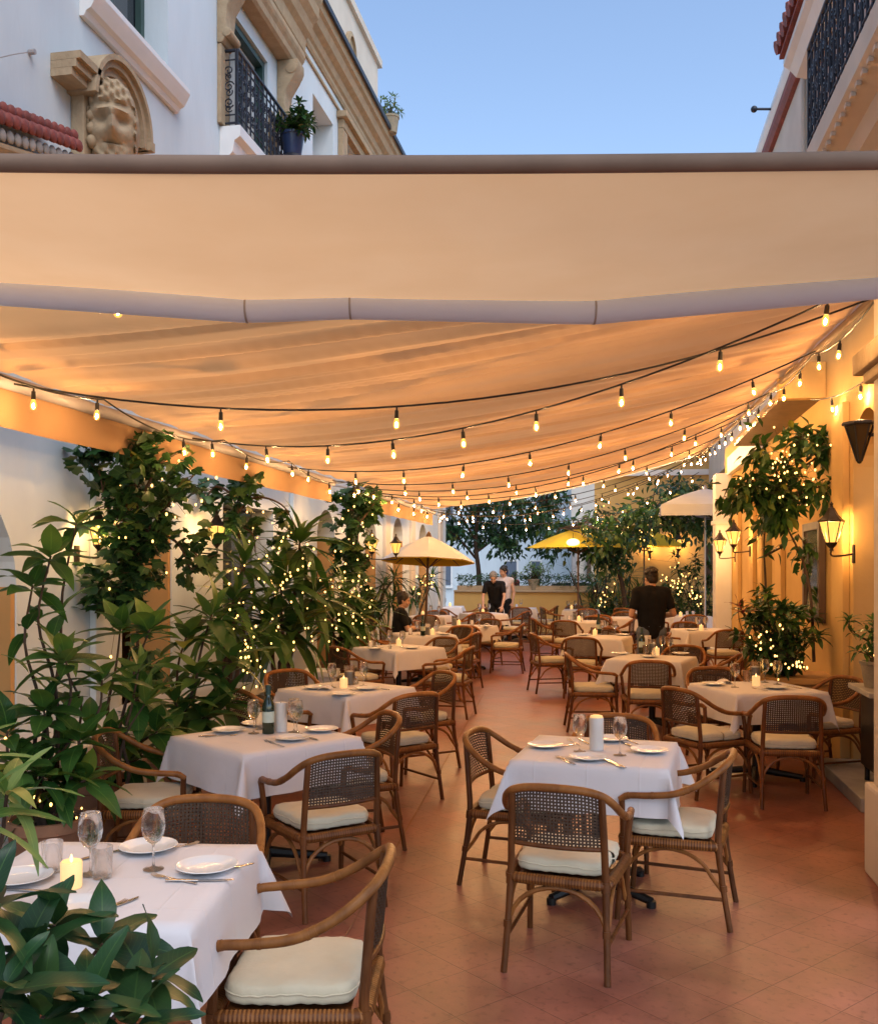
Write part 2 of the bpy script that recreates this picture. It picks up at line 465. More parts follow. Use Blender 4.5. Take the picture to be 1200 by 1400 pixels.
M['leaf_dark'] = leaf_mat('dark_leaf', (.014, .05, .02), (.026, .085, .026), (.06, .13, .035), vein=True)
M['leaf_light'] = leaf_mat('young_leaf', (.07, .15, .03), (.11, .21, .045), (.2, .28, .08))
M['leaf_strap'] = leaf_mat('strap_leaf', (.03, .09, .02), (.06, .15, .03), (.13, .22, .05), vein=False)
M['leaf_small'] = leaf_mat('small_leaf', (.016, .055, .014), (.03, .09, .02), (.07, .14, .03), vein=False)
M['leaf_red'] = leaf_mat('red_leaf', (.12, .02, .02), (.2, .035, .03), (.3, .06, .05), vein=False)
M['blue_sign'] = pmat('blue_sign_paint', (.04, .1, .4), (.035, .09, .36), rough=.4)
M['globe'] = emat('lamp_globe', (1.0, .72, .3), 1.6)
M['smoked'] = pmat('smoked_glass', (.045, .03, .02), (.03, .02, .014), rough=.12, spec=.7)
M['skin'] = pmat('skin', (.52, .29, .19), (.46, .25, .16), scale=20, rough=.5)
M['black_cloth'] = pmat('black_cotton', (.012, .012, .014), (.008, .008, .01), scale=12, rough=.9, bump=.2, bscale=14, spec=.2)
M['denim'] = pmat('grey_denim', (.14, .17, .22), (.1, .125, .17), scale=25, rough=.9, bump=.2)
M['hair_dark'] = pmat('dark_hair', (.018, .011, .008), (.01, .006, .004), scale=30, rough=.5, bump=.5, bscale=60)
M['hair_grey'] = pmat('grey_hair', (.22, .2, .18), (.14, .12, .11), scale=30, rough=.6, bump=.5, bscale=60)
M['white_cotton'] = pmat('white_cotton', (.6, .5, .48), (.5, .42, .4), scale=12, rough=.9)
M['red_cloth'] = pmat('red_cloth', (.5, .05, .05), (.4, .035, .035), rough=.9)
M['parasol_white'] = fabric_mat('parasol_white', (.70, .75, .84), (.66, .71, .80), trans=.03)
M['parasol_yellow'] = fabric_mat('parasol_yellow', (.80, .56, .05), (.76, .51, .04), trans=.3)
M['awning_grey'] = fabric_mat('awning_grey', (.56, .58, .63), (.52, .54, .59), trans=.2)
M['asphalt'] = pmat('asphalt', (.06, .06, .065), (.045, .045, .05), scale=20, rough=.9, bump=.2)
M['car_paint'] = pmat('white_car_paint', (.75, .76, .78), (.72, .73, .75), rough=.2, spec=.6)
M['rubber'] = pmat('rubber', (.015, .015, .015), rough=.8)
M['blue_glaze'] = pmat('blue_glaze', (.03, .05, .12), (.02, .035, .09), rough=.3)
M['mirror'] = pmat('framed_glass', (.2, .19, .18), (.14, .13, .12), scale=3, rough=.08, spec=.8)
M['cloth_red_flower'] = pmat('red_bract', (.45, .06, .05), (.35, .04, .03), rough=.6)

# ------------------------------------------------------------------ camera, sky, sun
cam_d = bpy.data.cameras.new('camera')
cam = bpy.data.objects.new('camera', cam_d); COL.objects.link(cam)
cam.location = (0, 0, H); cam.rotation_euler = (PI / 2, 0, TH)
cam_d.sensor_fit = 'VERTICAL'; cam_d.sensor_height = 36
cam_d.lens = F / 1400 * 36
cam_d.shift_y = (VH - 700) / 1400
cam_d.clip_end = 2000; cam_d.clip_start = .05
SC.camera = cam
SUN_EL, SUN_AZ = R(52), R(146)
world = bpy.data.worlds.new('World'); SC.world = world; world.use_nodes = True
wn = world.node_tree
sky = wn.nodes.new('ShaderNodeTexSky'); sky.sky_type = 'NISHITA'; sky.sun_disc = False
sky.sun_elevation = SUN_EL; sky.sun_rotation = SUN_AZ
sky.ozone_density = .35; sky.dust_density = .8; sky.air_density = 1.0
wn.links.new(sky.outputs[0], wn.nodes['Background'].inputs[0])
wn.nodes['Background'].inputs[1].default_value = .15
sun_d = bpy.data.lights.new('sun', 'SUN'); sun_d.energy = 1.0; sun_d.angle = R(50); sun_d.color = (1, .98, .96)
sun = bpy.data.objects.new('sun', sun_d); COL.objects.link(sun)
sd = Vector((math.sin(SUN_AZ) * math.cos(SUN_EL), math.cos(SUN_AZ) * math.cos(SUN_EL), math.sin(SUN_EL)))
sun.rotation_euler = sd.to_track_quat('Z', 'Y').to_euler()
SC.view_settings.view_transform = 'Standard'; SC.view_settings.look = 'None'
SC.view_settings.gamma = 1; SC.view_settings.exposure = .9
SC.cycles.use_denoising = True
SC.cycles.sample_clamp_indirect = 4
SC.cycles.max_bounces = 12; SC.cycles.transmission_bounces = 8; SC.cycles.diffuse_bounces = 2; SC.cycles.glossy_bounces = 3; SC.cycles.transparent_max_bounces = 12
SC.cycles.caustics_reflective = False; SC.cycles.caustics_refractive = False
SC.cycles.use_light_tree = True
# ------------------------------------------------------------------ ground
def struct(name, mb, mat, **k):
    return tag(mb.build(name, mat, **k), kind='structure')
XL, XR = -4.23, 2.02                    # the two walls of the terrace
struct('terrace_floor', MB().box(-6, 6, -6, 25.6, -.2, 0), M['floor'], smooth=False)
struct('floor_joint', MB().obox((*W(-.055 + .0, 7.7).xy, .004), .006, 11.0, .002, TH - math.atan(.1221)), M['terracotta'], smooth=False)
struct('ground', MB().add([(-600, -600, -.21), (600, -600, -.21), (600, 900, -.21), (-600, 900, -.21)], [(0, 1, 2, 3)]), M['stone_grey'], smooth=False)
struct('street', MB().box(-60, 60, 27.5, 43, -.205, -.15), M['asphalt'], smooth=False)

def wall_with_openings(mb, x0, x1, y0, y1, z0, z1, ops, arch_n=14):
    """slab between x0..x1; ops: (ya, yb, za, zb, arch)"""
    ops = sorted(ops)
    ycur = y0
    cols = {}
    # group openings that share the same y range
    for o in ops:
        cols.setdefault((o[0], o[1]), []).append(o)
    for (ya, yb), lst in sorted(cols.items()):
        if ya > ycur + 1e-6:
            mb.box(x0, x1, ycur, ya, z0, z1)
        zc = z0
        for (_, _, za, zb, arch) in sorted(lst, key=lambda o: o[2]):
            if za > zc + 1e-6:
                mb.box(x0, x1, ya, yb, zc, za)
            zc = zb
            if arch:
                r = (yb - ya) / 2; cy = (ya + yb) / 2; zs = zb - r
                for i in range(arch_n):
                    a0, a1 = PI - PI * i / arch_n, PI - PI * (i + 1) / arch_n
                    p, q = (cy + r * math.cos(a0), zs + r * math.sin(a0)), (cy + r * math.cos(a1), zs + r * math.sin(a1))
                    mb.prism([(p[0], p[1]), (q[0], q[1]), (q[0], zb + .001), (p[0], zb + .001)], x0, x1, 'x')
        if z1 > zc + 1e-6:
            mb.box(x0, x1, ya, yb, zc, z1)
        ycur = yb
    if y1 > ycur:
        mb.box(x0, x1, ycur, y1, z0, z1)
    return mb

# ------------------------------------------------------------------ left building
LB = thing('white_building', 'white plastered townhouse with brown stone cornices and an iron balcony', 'building', (0, 0, 0))
arches = [(4.6, 6.23, .0, 2.42, True), (7.73, 8.68, .0, 2.55, True), (9.92, 11.5, .0, 2.45, False), (13.3, 14.2, .0, 2.6, True), (16.0, 16.8, 0, 2.6, True), (18.1, 19.0, 0, 2.72, True), (20.6, 21.5, 0, 2.7, True)]
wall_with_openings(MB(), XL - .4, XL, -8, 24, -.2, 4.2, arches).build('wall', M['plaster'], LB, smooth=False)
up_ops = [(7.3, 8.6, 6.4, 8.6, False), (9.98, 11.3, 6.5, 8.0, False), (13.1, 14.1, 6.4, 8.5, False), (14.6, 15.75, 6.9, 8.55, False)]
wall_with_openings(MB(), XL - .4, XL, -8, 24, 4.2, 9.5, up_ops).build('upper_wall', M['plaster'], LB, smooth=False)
MB().box(-12, XL - .401, -8, 24, 9.1, 9.45).build('roof', M['stone_grey'], LB, smooth=False)
MB().box(-12, XL - .42, 23.7, 24, -.2, 9).build('gable_wall', M['plaster'], LB, smooth=False)
# recess behind the ground floor arches
MB().box(XL - 1.9, XL - 1.7, -4, 23.6, -.2, 3.6).build('loggia_wall', M['plaster_orange'], LB, smooth=False)
MB().box(XL - 1.69, XL - .405, -4, 23.6, 3.3, 3.4).build('loggia_ceiling', M['plaster_orange'], LB, smooth=False)
MB().box(XL - .33, XL - .28, 9.93, 11.49, 0, 2.44).build('dark_door', M['pane'], LB, smooth=False)
for (ya, yb, za, zb, ar) in arches:
    if ar:
        MB().box(XL - .405, XL - .012, yb - .05, yb - .002, 0, zb - (yb - ya) / 2).build('jamb_lining', M['plaster_orange'], LB, smooth=False)
# imposts / pilaster strips on the ground floor wall
for ya in (7.2, 12.1, 14.9, 17.3, 19.6, 22.9):
    m = MB(); m.box(XL + .002, XL + .06, ya, ya + .38, 0, 3.5)
    m.box(XL + .003, XL + .1, ya - .04, ya + .42, 0, .35); m.box(XL + .003, XL + .1, ya - .04, ya + .42, 2.9, 3.05)
    m.build('pilaster', M['plaster'] if ya < 15 else M['plaster_beige'], LB, bevel=.01, smooth=False)

def molding(y0, y1, prof, name, mat, parent, x=XL):
    """prof: (out, z) outline of a moulding on the wall"""
    k_ = .55 if mat is M['stone'] else 1.0
    poly = [(x + .002, prof[0][1])] + [(x + .002 + o * k_, z) for o, z in prof] + [(x + .002, prof[-1][1])]
    return MB().prism(poly, y0, y1, 'y').build(name, mat, parent, smooth=False)

# upper window with a white sill moulding
def sash_window(y0, y1, z0, z1, parent, frame_mat, depth=.3, name='window', split=True, curtain=True):
    x = XL - depth
    fr = MB(); t = .07
    fr.box(x, x + .06, y0, y0 + t, z0, z1); fr.box(x, x + .06, y1 - t, y1, z0, z1)
    fr.box(x, x + .06, y0 + t, y1 - t, z0, z0 + t); fr.box(x, x + .06, y0 + t, y1 - t, z1 - t, z1)
    if split:
        yc = (y0 + y1) / 2; fr.box(x - .003, x + .065, yc - .045, yc + .045, z0 + t, z1 - t)
    o = fr.build(name, frame_mat, parent, smooth=False)
    MB().box(x - .03, x - .01, y0 + .01, y1 - .01, z0 + .01, z1 - .01).build('pane', M['pane'], o, smooth=False)
    if curtain:
        yc = (y0 + y1) / 2
        MB().box(x - .008, x - .004, y0 + t, yc - .12, z0 + .1, z1 - .1).build('curtain', M['curtain'], o, smooth=False)
    return o
sash_window(7.3, 8.6, 6.4, 8.6, LB, M['green_paint'])
molding(7.05, 8.75, [(.04, 6.18), (.06, 6.22), (.10, 6.24), (.14, 6.31), (.16, 6.35), (.16, 6.395), (.0, 6.395)], 'window_sill', M['white_paint'], LB)
# balcony door
sash_window(10.06, 11.22, 6.51, 7.91, LB, M['white_paint'], depth=.2, name='balcony_door', curtain=False)
g = MB(); x = XL - .12
g.box(x - .1, x + .08, 9.985, 10.055, 6.5, 7.99); g.box(x - .1, x + .08, 11.225, 11.295, 6.5, 7.99); g.box(x - .1, x + .08, 10.055, 11.225, 7.915, 7.99)
g.build('door_frame', M['green_paint'], LB, smooth=False)
# stone surround of the balcony door: hood, brackets
molding(9.65, 12.0, [(.3, 8.2), (.36, 8.23), (.38, 8.3), (.43, 8.34), (.46, 8.38), (.46, 8.44), (0, 8.48)], 'door_hood', M['stone'], LB)
for ya in (9.75, 11.62):
    poly = [(XL + .003, 7.42), (XL + .06, 7.42), (XL + .13, 7.52), (XL + .10, 7.65), (XL + .12, 7.82), (XL + .22, 7.98), (XL + .28, 8.1), (XL + .28, 8.198), (XL + .003, 8.198)]
    m = MB().prism(poly, ya, ya + .26, 'y')
    m.tube([(XL + .12, ya - .012, 7.52), (XL + .12, ya + .272, 7.52)], .05, 12)
    m.tube([(XL + .19, ya - .012, 8.09), (XL + .19, ya + .272, 8.09)], .075, 12)
    m.build('hood_bracket', M['stone'], LB, bevel=.012)
MB().box(XL + .004, XL + .05, 9.76, 9.975, 6.56, 7.41).build('door_jamb', M['stone'], LB, smooth=False)
MB().box(XL + .004, XL + .05, 11.305, 11.56, 6.56, 7.41).build('door_jamb', M['stone'], LB, smooth=False)
# balcony
BX0, BX1, BY0, BY1 = XL + .004, XL + .24, 9.82, 11.7
slab = MB().prism([(BX0, 6.02), (BX0 + .06, 6.02), (BX0 + .09, 6.1), (BX0 + .09, 6.2), (BX0 + .15, 6.26), (BX0 + .17, 6.38), (BX1, 6.42), (BX1, 6.54), (BX0, 6.54)], BY0, BY1, 'y').build('balcony_slab', M['white_paint'], LB, smooth=False)
m = MB()
for i in range(2):
    yy = BY0 + .25 + i * (BY1 - BY0 - .75)
    m.tube([(BX0 + .1, yy, 6.12), (BX0 + .1, yy + .25, 6.12)], .06, 12)
m.build('scroll', M['white_paint'], slab)

def scroll_path(c, r, turns, a0, sgn, ux, uz):
    out = []
    n = int(14 * turns)
    for i in range(n + 1):
        t = i / n
        a = a0 + sgn * 2 * PI * turns * t
        rr = r * (1 - .8 * t)
        out.append(Vector(c) + ux * (rr * math.cos(a)) + uz * (rr * math.sin(a)))
    return out

def iron_panel(mb, p, q, z0, z1, bars, seed=0, r=.011):
    rnd = random.Random(seed)
    p, q = Vector((*p, 0)), Vector((*q, 0))
    d = (q - p); L = d.length; d.normalize(); uz = Vector((0, 0, 1))
    for z, rr in ((z1, .02), (z1 - .1, .01), (z0 + .05, .014), (z0 + .14, .009)):
        mb.tube([p + uz * z, q + uz * z], rr, 6)
    for i in range(bars + 1):
        a = p + d * (L * i / bars)
        mb.tube([a + uz * (z0), a + uz * z1], r, 6)
    for i in range(bars):
        a = p + d * (L * (i + .5) / bars); w = L / bars * .46
        hh = (z1 - z0 - .26)
        for k, zz in enumerate((.2, .5, .8)):
            c = a + uz * (z0 + .14 + hh * zz)
            mb.tube(scroll_path(c + uz * w * .3, w * .85, 1.4, rnd.random() * 6, 1 if (i + k) % 2 else -1, d, uz), r * .7, 5)
            mb.tube(scroll_path(c - uz * w * .6, w * .6, 1.2, rnd.random() * 6, -1, d, uz), r * .6, 5)
m = MB()
iron_panel(m, (BX1 - .05, BY0 + .05), (BX1 - .05, BY1 - .05), 6.54, 7.38, 14, 1)
rail = m.build('balcony_railing', M['iron'], LB)
m = MB(); iron_panel(m, (BX0 + .01, BY0 + .05), (BX1 - .07, BY0 + .05), 6.54, 7.38, 1, 2); m.build('side_railing', M['iron'], LB)
m = MB(); iron_panel(m, (BX0 + .01, BY1 - .05), (BX1 - .07, BY1 - .05), 6.54, 7.38, 1, 3); m.build('side_railing', M['iron'], LB)
# plain opening with white reveals and the stone framed window
MB().box(XL - .36, XL - .33, 13.11, 14.09, 6.41, 8.49).build('blind_panel', M['plaster_beige'], LB, smooth=False)
sash_window(14.6, 15.75, 6.9, 8.55, LB, M['green_paint'], curtain=False)
m = MB(); m.box(XL + .002, XL + .09, 14.35, 14.6, 6.8, 8.56); m.box(XL + .002, XL + .09, 15.75, 16.0, 6.8, 8.56); m.box(XL + .002, XL + .1, 14.35, 16.0, 8.565, 8.7); m.box(XL + .002, XL + .17, 14.27, 16.08, 8.705, 8.8)
m.build('window_surround', M['stone'], LB, bevel=.01, smooth=False)
# entablature over the nearer bays, then the long roof cornice
molding(-8, 12.5, [(.08, 8.66), (.1, 8.72), (.16, 8.75), (.18, 8.92), (.3, 8.98), (.36, 9.1), (.5, 9.18), (.52, 9.32), (.6, 9.4), (.63, 9.58), (.0, 9.64)], 'entablature', M['stone'], LB)
molding(12.502, 24.2, [(.04, 9.0), (.08, 9.04), (.08, 9.1), (.14, 9.13), (.18, 9.23), (.32, 9.28), (.38, 9.39), (.46, 9.42), (.48, 9.52), (.52, 9.56), (.0, 9.6)], 'cornice', M['stone'], LB)
MB().box(XL + .285, XL + .32, 12.502, 24.2, 9.52, 9.6).build('gutter', M['iron'], LB, smooth=False)
MB().box(XL + .002, XL + .03, 12.32, 24, 8.83, 8.87).build('string_course', M['stone'], LB, smooth=False)
# roof pavilion
m = MB(); m.box(-9, XL - .45, 14.6, 18.7, 9.46, 11.8); m.box(-9.1, XL - .38, 14.5, 18.8, 11.802, 11.95)
m.build('roof_pavilion', M['plaster_beige'], LB, smooth=False)
m = MB(); m.lathe([(.3, 0), (.3, .06), (.24, .08), (.24, .03), (.0, .03)], 20)
oc = m.build('oculus', M['stone'], LB, matrix=Matrix.Translation((XL - .449, 16.6, 10.9)) @ Matrix.Rotation(PI / 2, 4, 'Y') @ Matrix.Scale(1.4, 4, (1, 0, 0)))
# carved mask under an arched hood
CY = 7.3
mk = thing('carved_mask_bracket', 'brown stone bracket carved with a bearded face under an arched hood', 'carving', (XL, CY, 5.13))
m = MB()
m.box(.002, .14, -.22, .30, 0, .62)
m.box(.002, .2, -.36, -.2, -.2, .42)
m.build('back_block', M['stone'], mk, bevel=.02, smooth=False)
m = MB()
for (r0, r1, d, ) in ((.30, .36, .30), (.36, .41, .36), (.41, .45, .42)):
    n = 16
    vs, fs = [], []
    for i in range(n + 1):
        a = PI * (1 - i / n)
        for (rr, dd) in ((r0, .003), (r1, .003), (r1, d), (r0, d)):
            vs.append((dd, .04 + rr * math.cos(a), .34 + rr * math.sin(a) * 1.05))
    for i in range(n):
        for k in range(4):
            fs.append((i * 4 + k, i * 4 + (k + 1) % 4, i * 4 + 4 + (k + 1) % 4, i * 4 + 4 + k))
    fs.append((0, 1, 2, 3)); fs.append((n * 4 + 3, n * 4 + 2, n * 4 + 1, n * 4))
    m.add(vs, fs)
    m.box(.003, d, .04 + r0 + .001, .04 + r1 + .03, .26, .34)
for (z, d) in ((.36, .3), (.42, .36), (.48, .42)):
    m.box(.003, d, -.62, -.3, z, z + .058)
m.build('arched_hood', M['stone'], mk, angle=30)
m = MB()
def face_pt(a, b):
    # a: around 0..1, b: top 0 .. bottom 1 ; a face looking along +x
    th = (a - .5) * PI * 1.15; ph = b * PI
    r = .165
    xx = r * math.sin(ph) * math.cos(th) * 1.15; yy = r * math.sin(ph) * math.sin(th) * .85; zz = r * math.cos(ph) * 1.6
    f = 0
    def g(y, z, sy, sz, h):
        return h * math.exp(-((yy - y) / sy) ** 2 - ((zz - z) / sz) ** 2)
    f += g(0, -.01, .02, .05, .075) + g(0, -.05, .034, .022, .05)          # nose
    f += g(0, .055, .09, .018, .045)                                         # brow
    f -= g(-.055, .02, .03, .024, .05) + g(.055, .02, .03, .024, .05)     # eye sockets
    f += g(-.055, .02, .014, .01, .016) + g(.055, .02, .014, .01, .016)
    f += g(-.07, -.05, .035, .03, .018) + g(.07, -.05, .035, .03, .018)
    f -= g(0, -.098, .04, .009, .026)
    f += g(0, -.083, .045, .012, .02) + g(0, -.113, .035, .01, .016)
    f += max(0, (-zz - .1)) * .5 * (1 + .6 * math.sin(yy * 120 + zz * 30) * math.cos(zz * 70))
    if zz > .11 or abs(yy) > .115:
        f += .022 * (1 + math.sin(zz * 95 + yy * 40) * math.cos(yy * 110))
    return (xx + f + .13, yy + .04, zz + .2)
m.grid(face_pt, 48, 56, uv=False)
fm_ = Matrix.Translation((.12, .05, .19)) @ Matrix.Rotation(R(-60), 4, 'Z') @ Matrix.Rotation(R(8), 4, 'Y') @ Matrix.Scale(1.5, 4) @ Matrix.Translation((-.03, -.04, -.2))
m.v = [tuple(fm_ @ Vector(p)) for p in m.v]
for i in range(9):
    a = PI * (1.1 - 1.2 * i / 8)
    m.ball((.07, .06 + .22 * math.cos(a), .24 + .27 * math.sin(a)), .05, .05, .055)
for i in range(3):
    m.ball((.15, -.28, .0 + i * .1), .05, .07, .055)
m.v = [(p[0] / .6, p[1], p[2]) for p in m.v]
m.build('face', M['stone'], mk, angle=70)
mk.scale = (.6, 1.05, 1)
# tiled window hood at the far left
th_ = thing('tiled_hood', 'small window hood with dark red barrel tiles over a carved ledge', 'hood', (XL, -.2, 4.58))
m = MB().prism([(.002, -.3), (.3, -.3), (.36, -.2), (.45, -.14), (.5, -.06), (.54, -.03), (.54, .0), (.002, .0)], 4.2, 6.22, 'y')
m.build('ledge', M['stone'], th_, smooth=False)
m = MB()
for i in range(24):
    y = 4.25 + i * .084
    m.ball((.53, y, .055), .036, .039, .045, 10, 6)
m.build('frieze', M['stone_grey'], th_)
m = MB()
for i in range(22):
    y = 4.27 + i * .086
    m.tube([(.02, y, .34), (.58, y, .15)], .043, 10)
    m.ball((.59, y, .15), .04, .046, .046, 10, 6)
    m.ball((.50, y + .043, .235), .04, .042, .042, 8, 6)
m.build('barrel_tiles', M['tile_red'], th_)
th_.rotation_euler = (R(13), 0, 0); th_.location = (XL, .62, 3.36); th_.scale = (.55, 1, 1)
# small things on the facade
fl = thing('flood_lamp', 'small black flood lamp high on the white wall', 'lamp', (XL, 6.35, 6.35))
MB().box(.003, .06, -.04, .04, 0, .3).build('bracket', M['iron'], fl, bevel=.01, smooth=False)
MB().obox((.16, 0, .2), .2, .26, .1, 0, 0, R(20)).build('housing', M['iron'], fl, bevel=.02, smooth=False)
m = MB(); m.tube([(XL + .002, 6.38, 5.53), (XL + .05, 6.38, 5.53)], .02, 8); m.tube(catmull([(XL + .045, 6.38, 5.53), (XL + .12, 6.0, 5.3), (XL + .2, 5.4, 4.9)]), .004, 5)
tag(m.build('guy_wire', M['alu']), 'thin steel wire pinned to the white wall above the tiled hood', 'wire')

# ------------------------------------------------------------------ right building
RB = thing('cream_building', 'cream plastered restaurant building with pilasters and an iron balcony', 'building', (0, 0, 0))
rops = [(7.9, 8.78, 0, 3.05, True), (13.12, 14.05, .0, 2.5, False)]
wall_with_openings(MB(), XR, XR + .35, 5.2, 18.6, -.2, 3.95, rops).build('wall', M['plaster_cream'], RB, smooth=False)
MB().box(XR + .28, XR + .34, 13.13, 14.04, 0, 2.49).build('green_door', M['green_paint'], RB, smooth=False)
MB().box(XR + .9, XR + 1.0, 6.5, 10, -.2, 3.4).build('inner_wall', M['plaster_orange'], RB, smooth=False)
for y0, w in ((8.9, .45), (12.1, .45), (14.5, .4), (16.2, .3)):
    m = MB(); m.box(XR - .06, XR - .002, y0, y0 + w, 0, 3.2); m.box(XR - .09, XR - .002, y0 - .03, y0 + w + .03, 0, .28)
    m.build('pilaster', M['plaster_cream'], RB, smooth=False, bevel=.008)
m = MB(); m.box(XR - .28, XR - .003, 17.5, 18.0, 0, 3.4); m.box(XR - .33, XR - .003, 17.45, 18.05, 0, .3); m.box(XR - .31, XR - .003, 17.47, 18.03, 2.5, 2.58)
m.build('end_pilaster', M['white_paint'], RB, smooth=False, bevel=.015)
MB().box(XR - .035, XR - .003, 9.36, 12.09, 0, .2).build('skirting', M['plaster_orange'], RB, smooth=False)
# eave soffit over the wall, beam and signboard
MB().box(1.62, XR - .004, 10.0, 13.8, 3.42, 3.47).build('soffit', M['wood_dark'], RB, smooth=False)
MB().box(1.58, XR - .005, 9.85, 9.98, 3.4, 3.75).build('beam', M['plaster_cream'], RB, smooth=False)
MB().box(1.93, XR - .005, 13.9, 17.44, 3.36, 3.66).build('fascia_board', M['white_paint'], RB, smooth=False)
# near pillar
m = MB(); m.box(1.44, 2.5, 5.18, 5.8, -.2, 3.3); m.box(1.405, 2.5, 5.14, 5.86, .0, .52)
m.build('corner_pillar', M['plaster_beige'], RB, smooth=False, bevel=.02)
m = MB(); m.box(1.40, 2.5, 5.12, 5.87, 2.80, 2.86); m.box(1.36, 2.5, 5.06, 5.95, 2.862, 2.98)
m.build('pillar_capital', M['stone'], RB, smooth=False, bevel=.015)
# upper floors
wall_with_openings(MB(), 2.4, 2.8, -6, 12.4, 3.96, 8.2, [(5.4, 6.5, 5.62, 7.75, True), (8.9, 9.7, 5.62, 7.7, False)]).build('upper_wall', M['plaster_pink'], RB, smooth=False)
m = MB(); m.box(2.62, 2.7, 8.9, 9.7, 5.62, 7.7); m.box(2.62, 2.7, 5.4, 6.5, 5.62, 7.75); m.build('balcony_door', M['pane'], RB, smooth=False)
sl = MB().prism([(2.39, 5.1), (2.2, 5.1), (2.12, 5.18), (2.0, 5.22), (1.94, 5.33), (1.80, 5.36), (1.74, 5.4), (1.74, 5.6), (2.39, 5.6)], -2, 9.55, 'y').build('balcony_slab', M['plaster_beige'], RB, smooth=False)
for i in range(44):
    y = 9.47 - i * .17
    MB().box(1.765, 1.80, y - .03, y + .03, 5.335, 5.37).build('dentil', M['plaster_beige'], sl, smooth=False)
m = MB(); iron_panel(m, (1.79, 0), (1.79, 9.5), 5.6, 6.62, 62, 5, r=.013); m.build('balcony_railing', M['iron'], RB)
m = MB(); iron_panel(m, (1.81, 9.5), (2.38, 9.5), 5.6, 6.62, 3, 6, r=.013); m.build('side_railing', M['iron'], RB)
# tiled eave
MB().prism([(2.39, 7.75), (2.2, 7.8), (2.12, 7.9), (2.05, 7.95), (2.05, 8.02), (2.39, 8.02)], -6, 12.45, 'y').build('eave_moulding', M['white_paint'], RB, smooth=False)
m = MB()
for i in range(60):
    y = 12.4 - i * .21
    m.tube([(1.95, y, 8.16), (3.4, y, 8.6)], .085, 8)
m.box(2.0, 3.4, -.3, 12.45, 8.04, 8.08)
m.build('tiled_roof', M['tile_red'], RB)
RB2 = thing('beige_neighbour_building', 'beige house beyond the red tiled eave with a dark brown cornice band', 'building', (0, 0, 0))
MB().box(2.42, 7, 12.5, 26, 3.97, 8.35).build('wall', M['plaster_beige'], RB2, smooth=False)
MB().prism([(2.418, 8.24), (2.36, 8.26), (2.32, 8.34), (2.32, 8.43), (2.418, 8.43)], 12.5, 26, 'y').build('brown_band', M['tile_red'], RB2, smooth=False)
m = MB().prism([(7, 8.44), (2.40, 8.44), (2.33, 8.48), (2.29, 8.56), (2.29, 8.65), (7, 8.65)], 12.5, 26.1, 'y')
m.build('cornice', M['white_paint'], RB2, smooth=False)
m = MB(); m.tube([(2.3, 15.0, 8.6), (2.08, 15.0, 8.62)], .02, 6); m.ball((2.05, 15.0, 8.62), .05)
m.build('roof_spout', M['iron'], RB2)
m = MB(); m.tube([(2.37, 12.9, 4), (2.37, 12.9, 8.23)], .035, 8); m.build('downpipe', M['plaster_beige'], RB2)
# ------------------------------------------------------------------ canopy
def front_line(t):
    """front hem, t from 0 (left) to 1 (right): slightly sagging fabric roll across the view"""
    pts = [(-3.05, 4.05, 2.93), (-1.85, 3.9, 2.872), (-.78, 3.9, 2.797), (-.37, 3.9, 2.812), (.62, 3.9, 2.79), (1.3, 3.9, 2.85), (1.85, 3.92, 2.905), (2.3, 3.95, 2.95)]
    ts = [0, .22, .42, .50, .68, .81, .92, 1]
    for i in range(7):
        if t <= ts[i + 1] + 1e-9:
            k = (t - ts[i]) / (ts[i + 1] - ts[i])
            a, b = pts[i], pts[i + 1]
            return [a[j] + (b[j] - a[j]) * k for j in range(3)]
    return pts[-1]
def left_edge(s):   # s = y along the terrace
    return Vector((-3.66, s, 2.9))
def right_edge(s):
    return Vector((1.6, s, 3.45 + .036 * (s - 6.4)))
Y_END = 19.4
CAN = thing('fabric_canopy', 'large draped beige fabric canopy stretched over the dining terrace', 'canopy', (0, 0, 0))
rndc = random.Random(3)
FOLD = [(rndc.uniform(4.5, 12), rndc.uniform(0, 6.3), rndc.uniform(.35, 1)) for _ in range(5)]
FOLDS = []
yy = 4.3
while yy < 19.2:
    FOLDS.append((yy, rndc.uniform(.05, .13), rndc.uniform(.03, .075) * rndc.choice((1, 1, -.7)), rndc.uniform(-.22, .1), rndc.uniform(.15, .6)))
    yy += rndc.uniform(.09, .34)
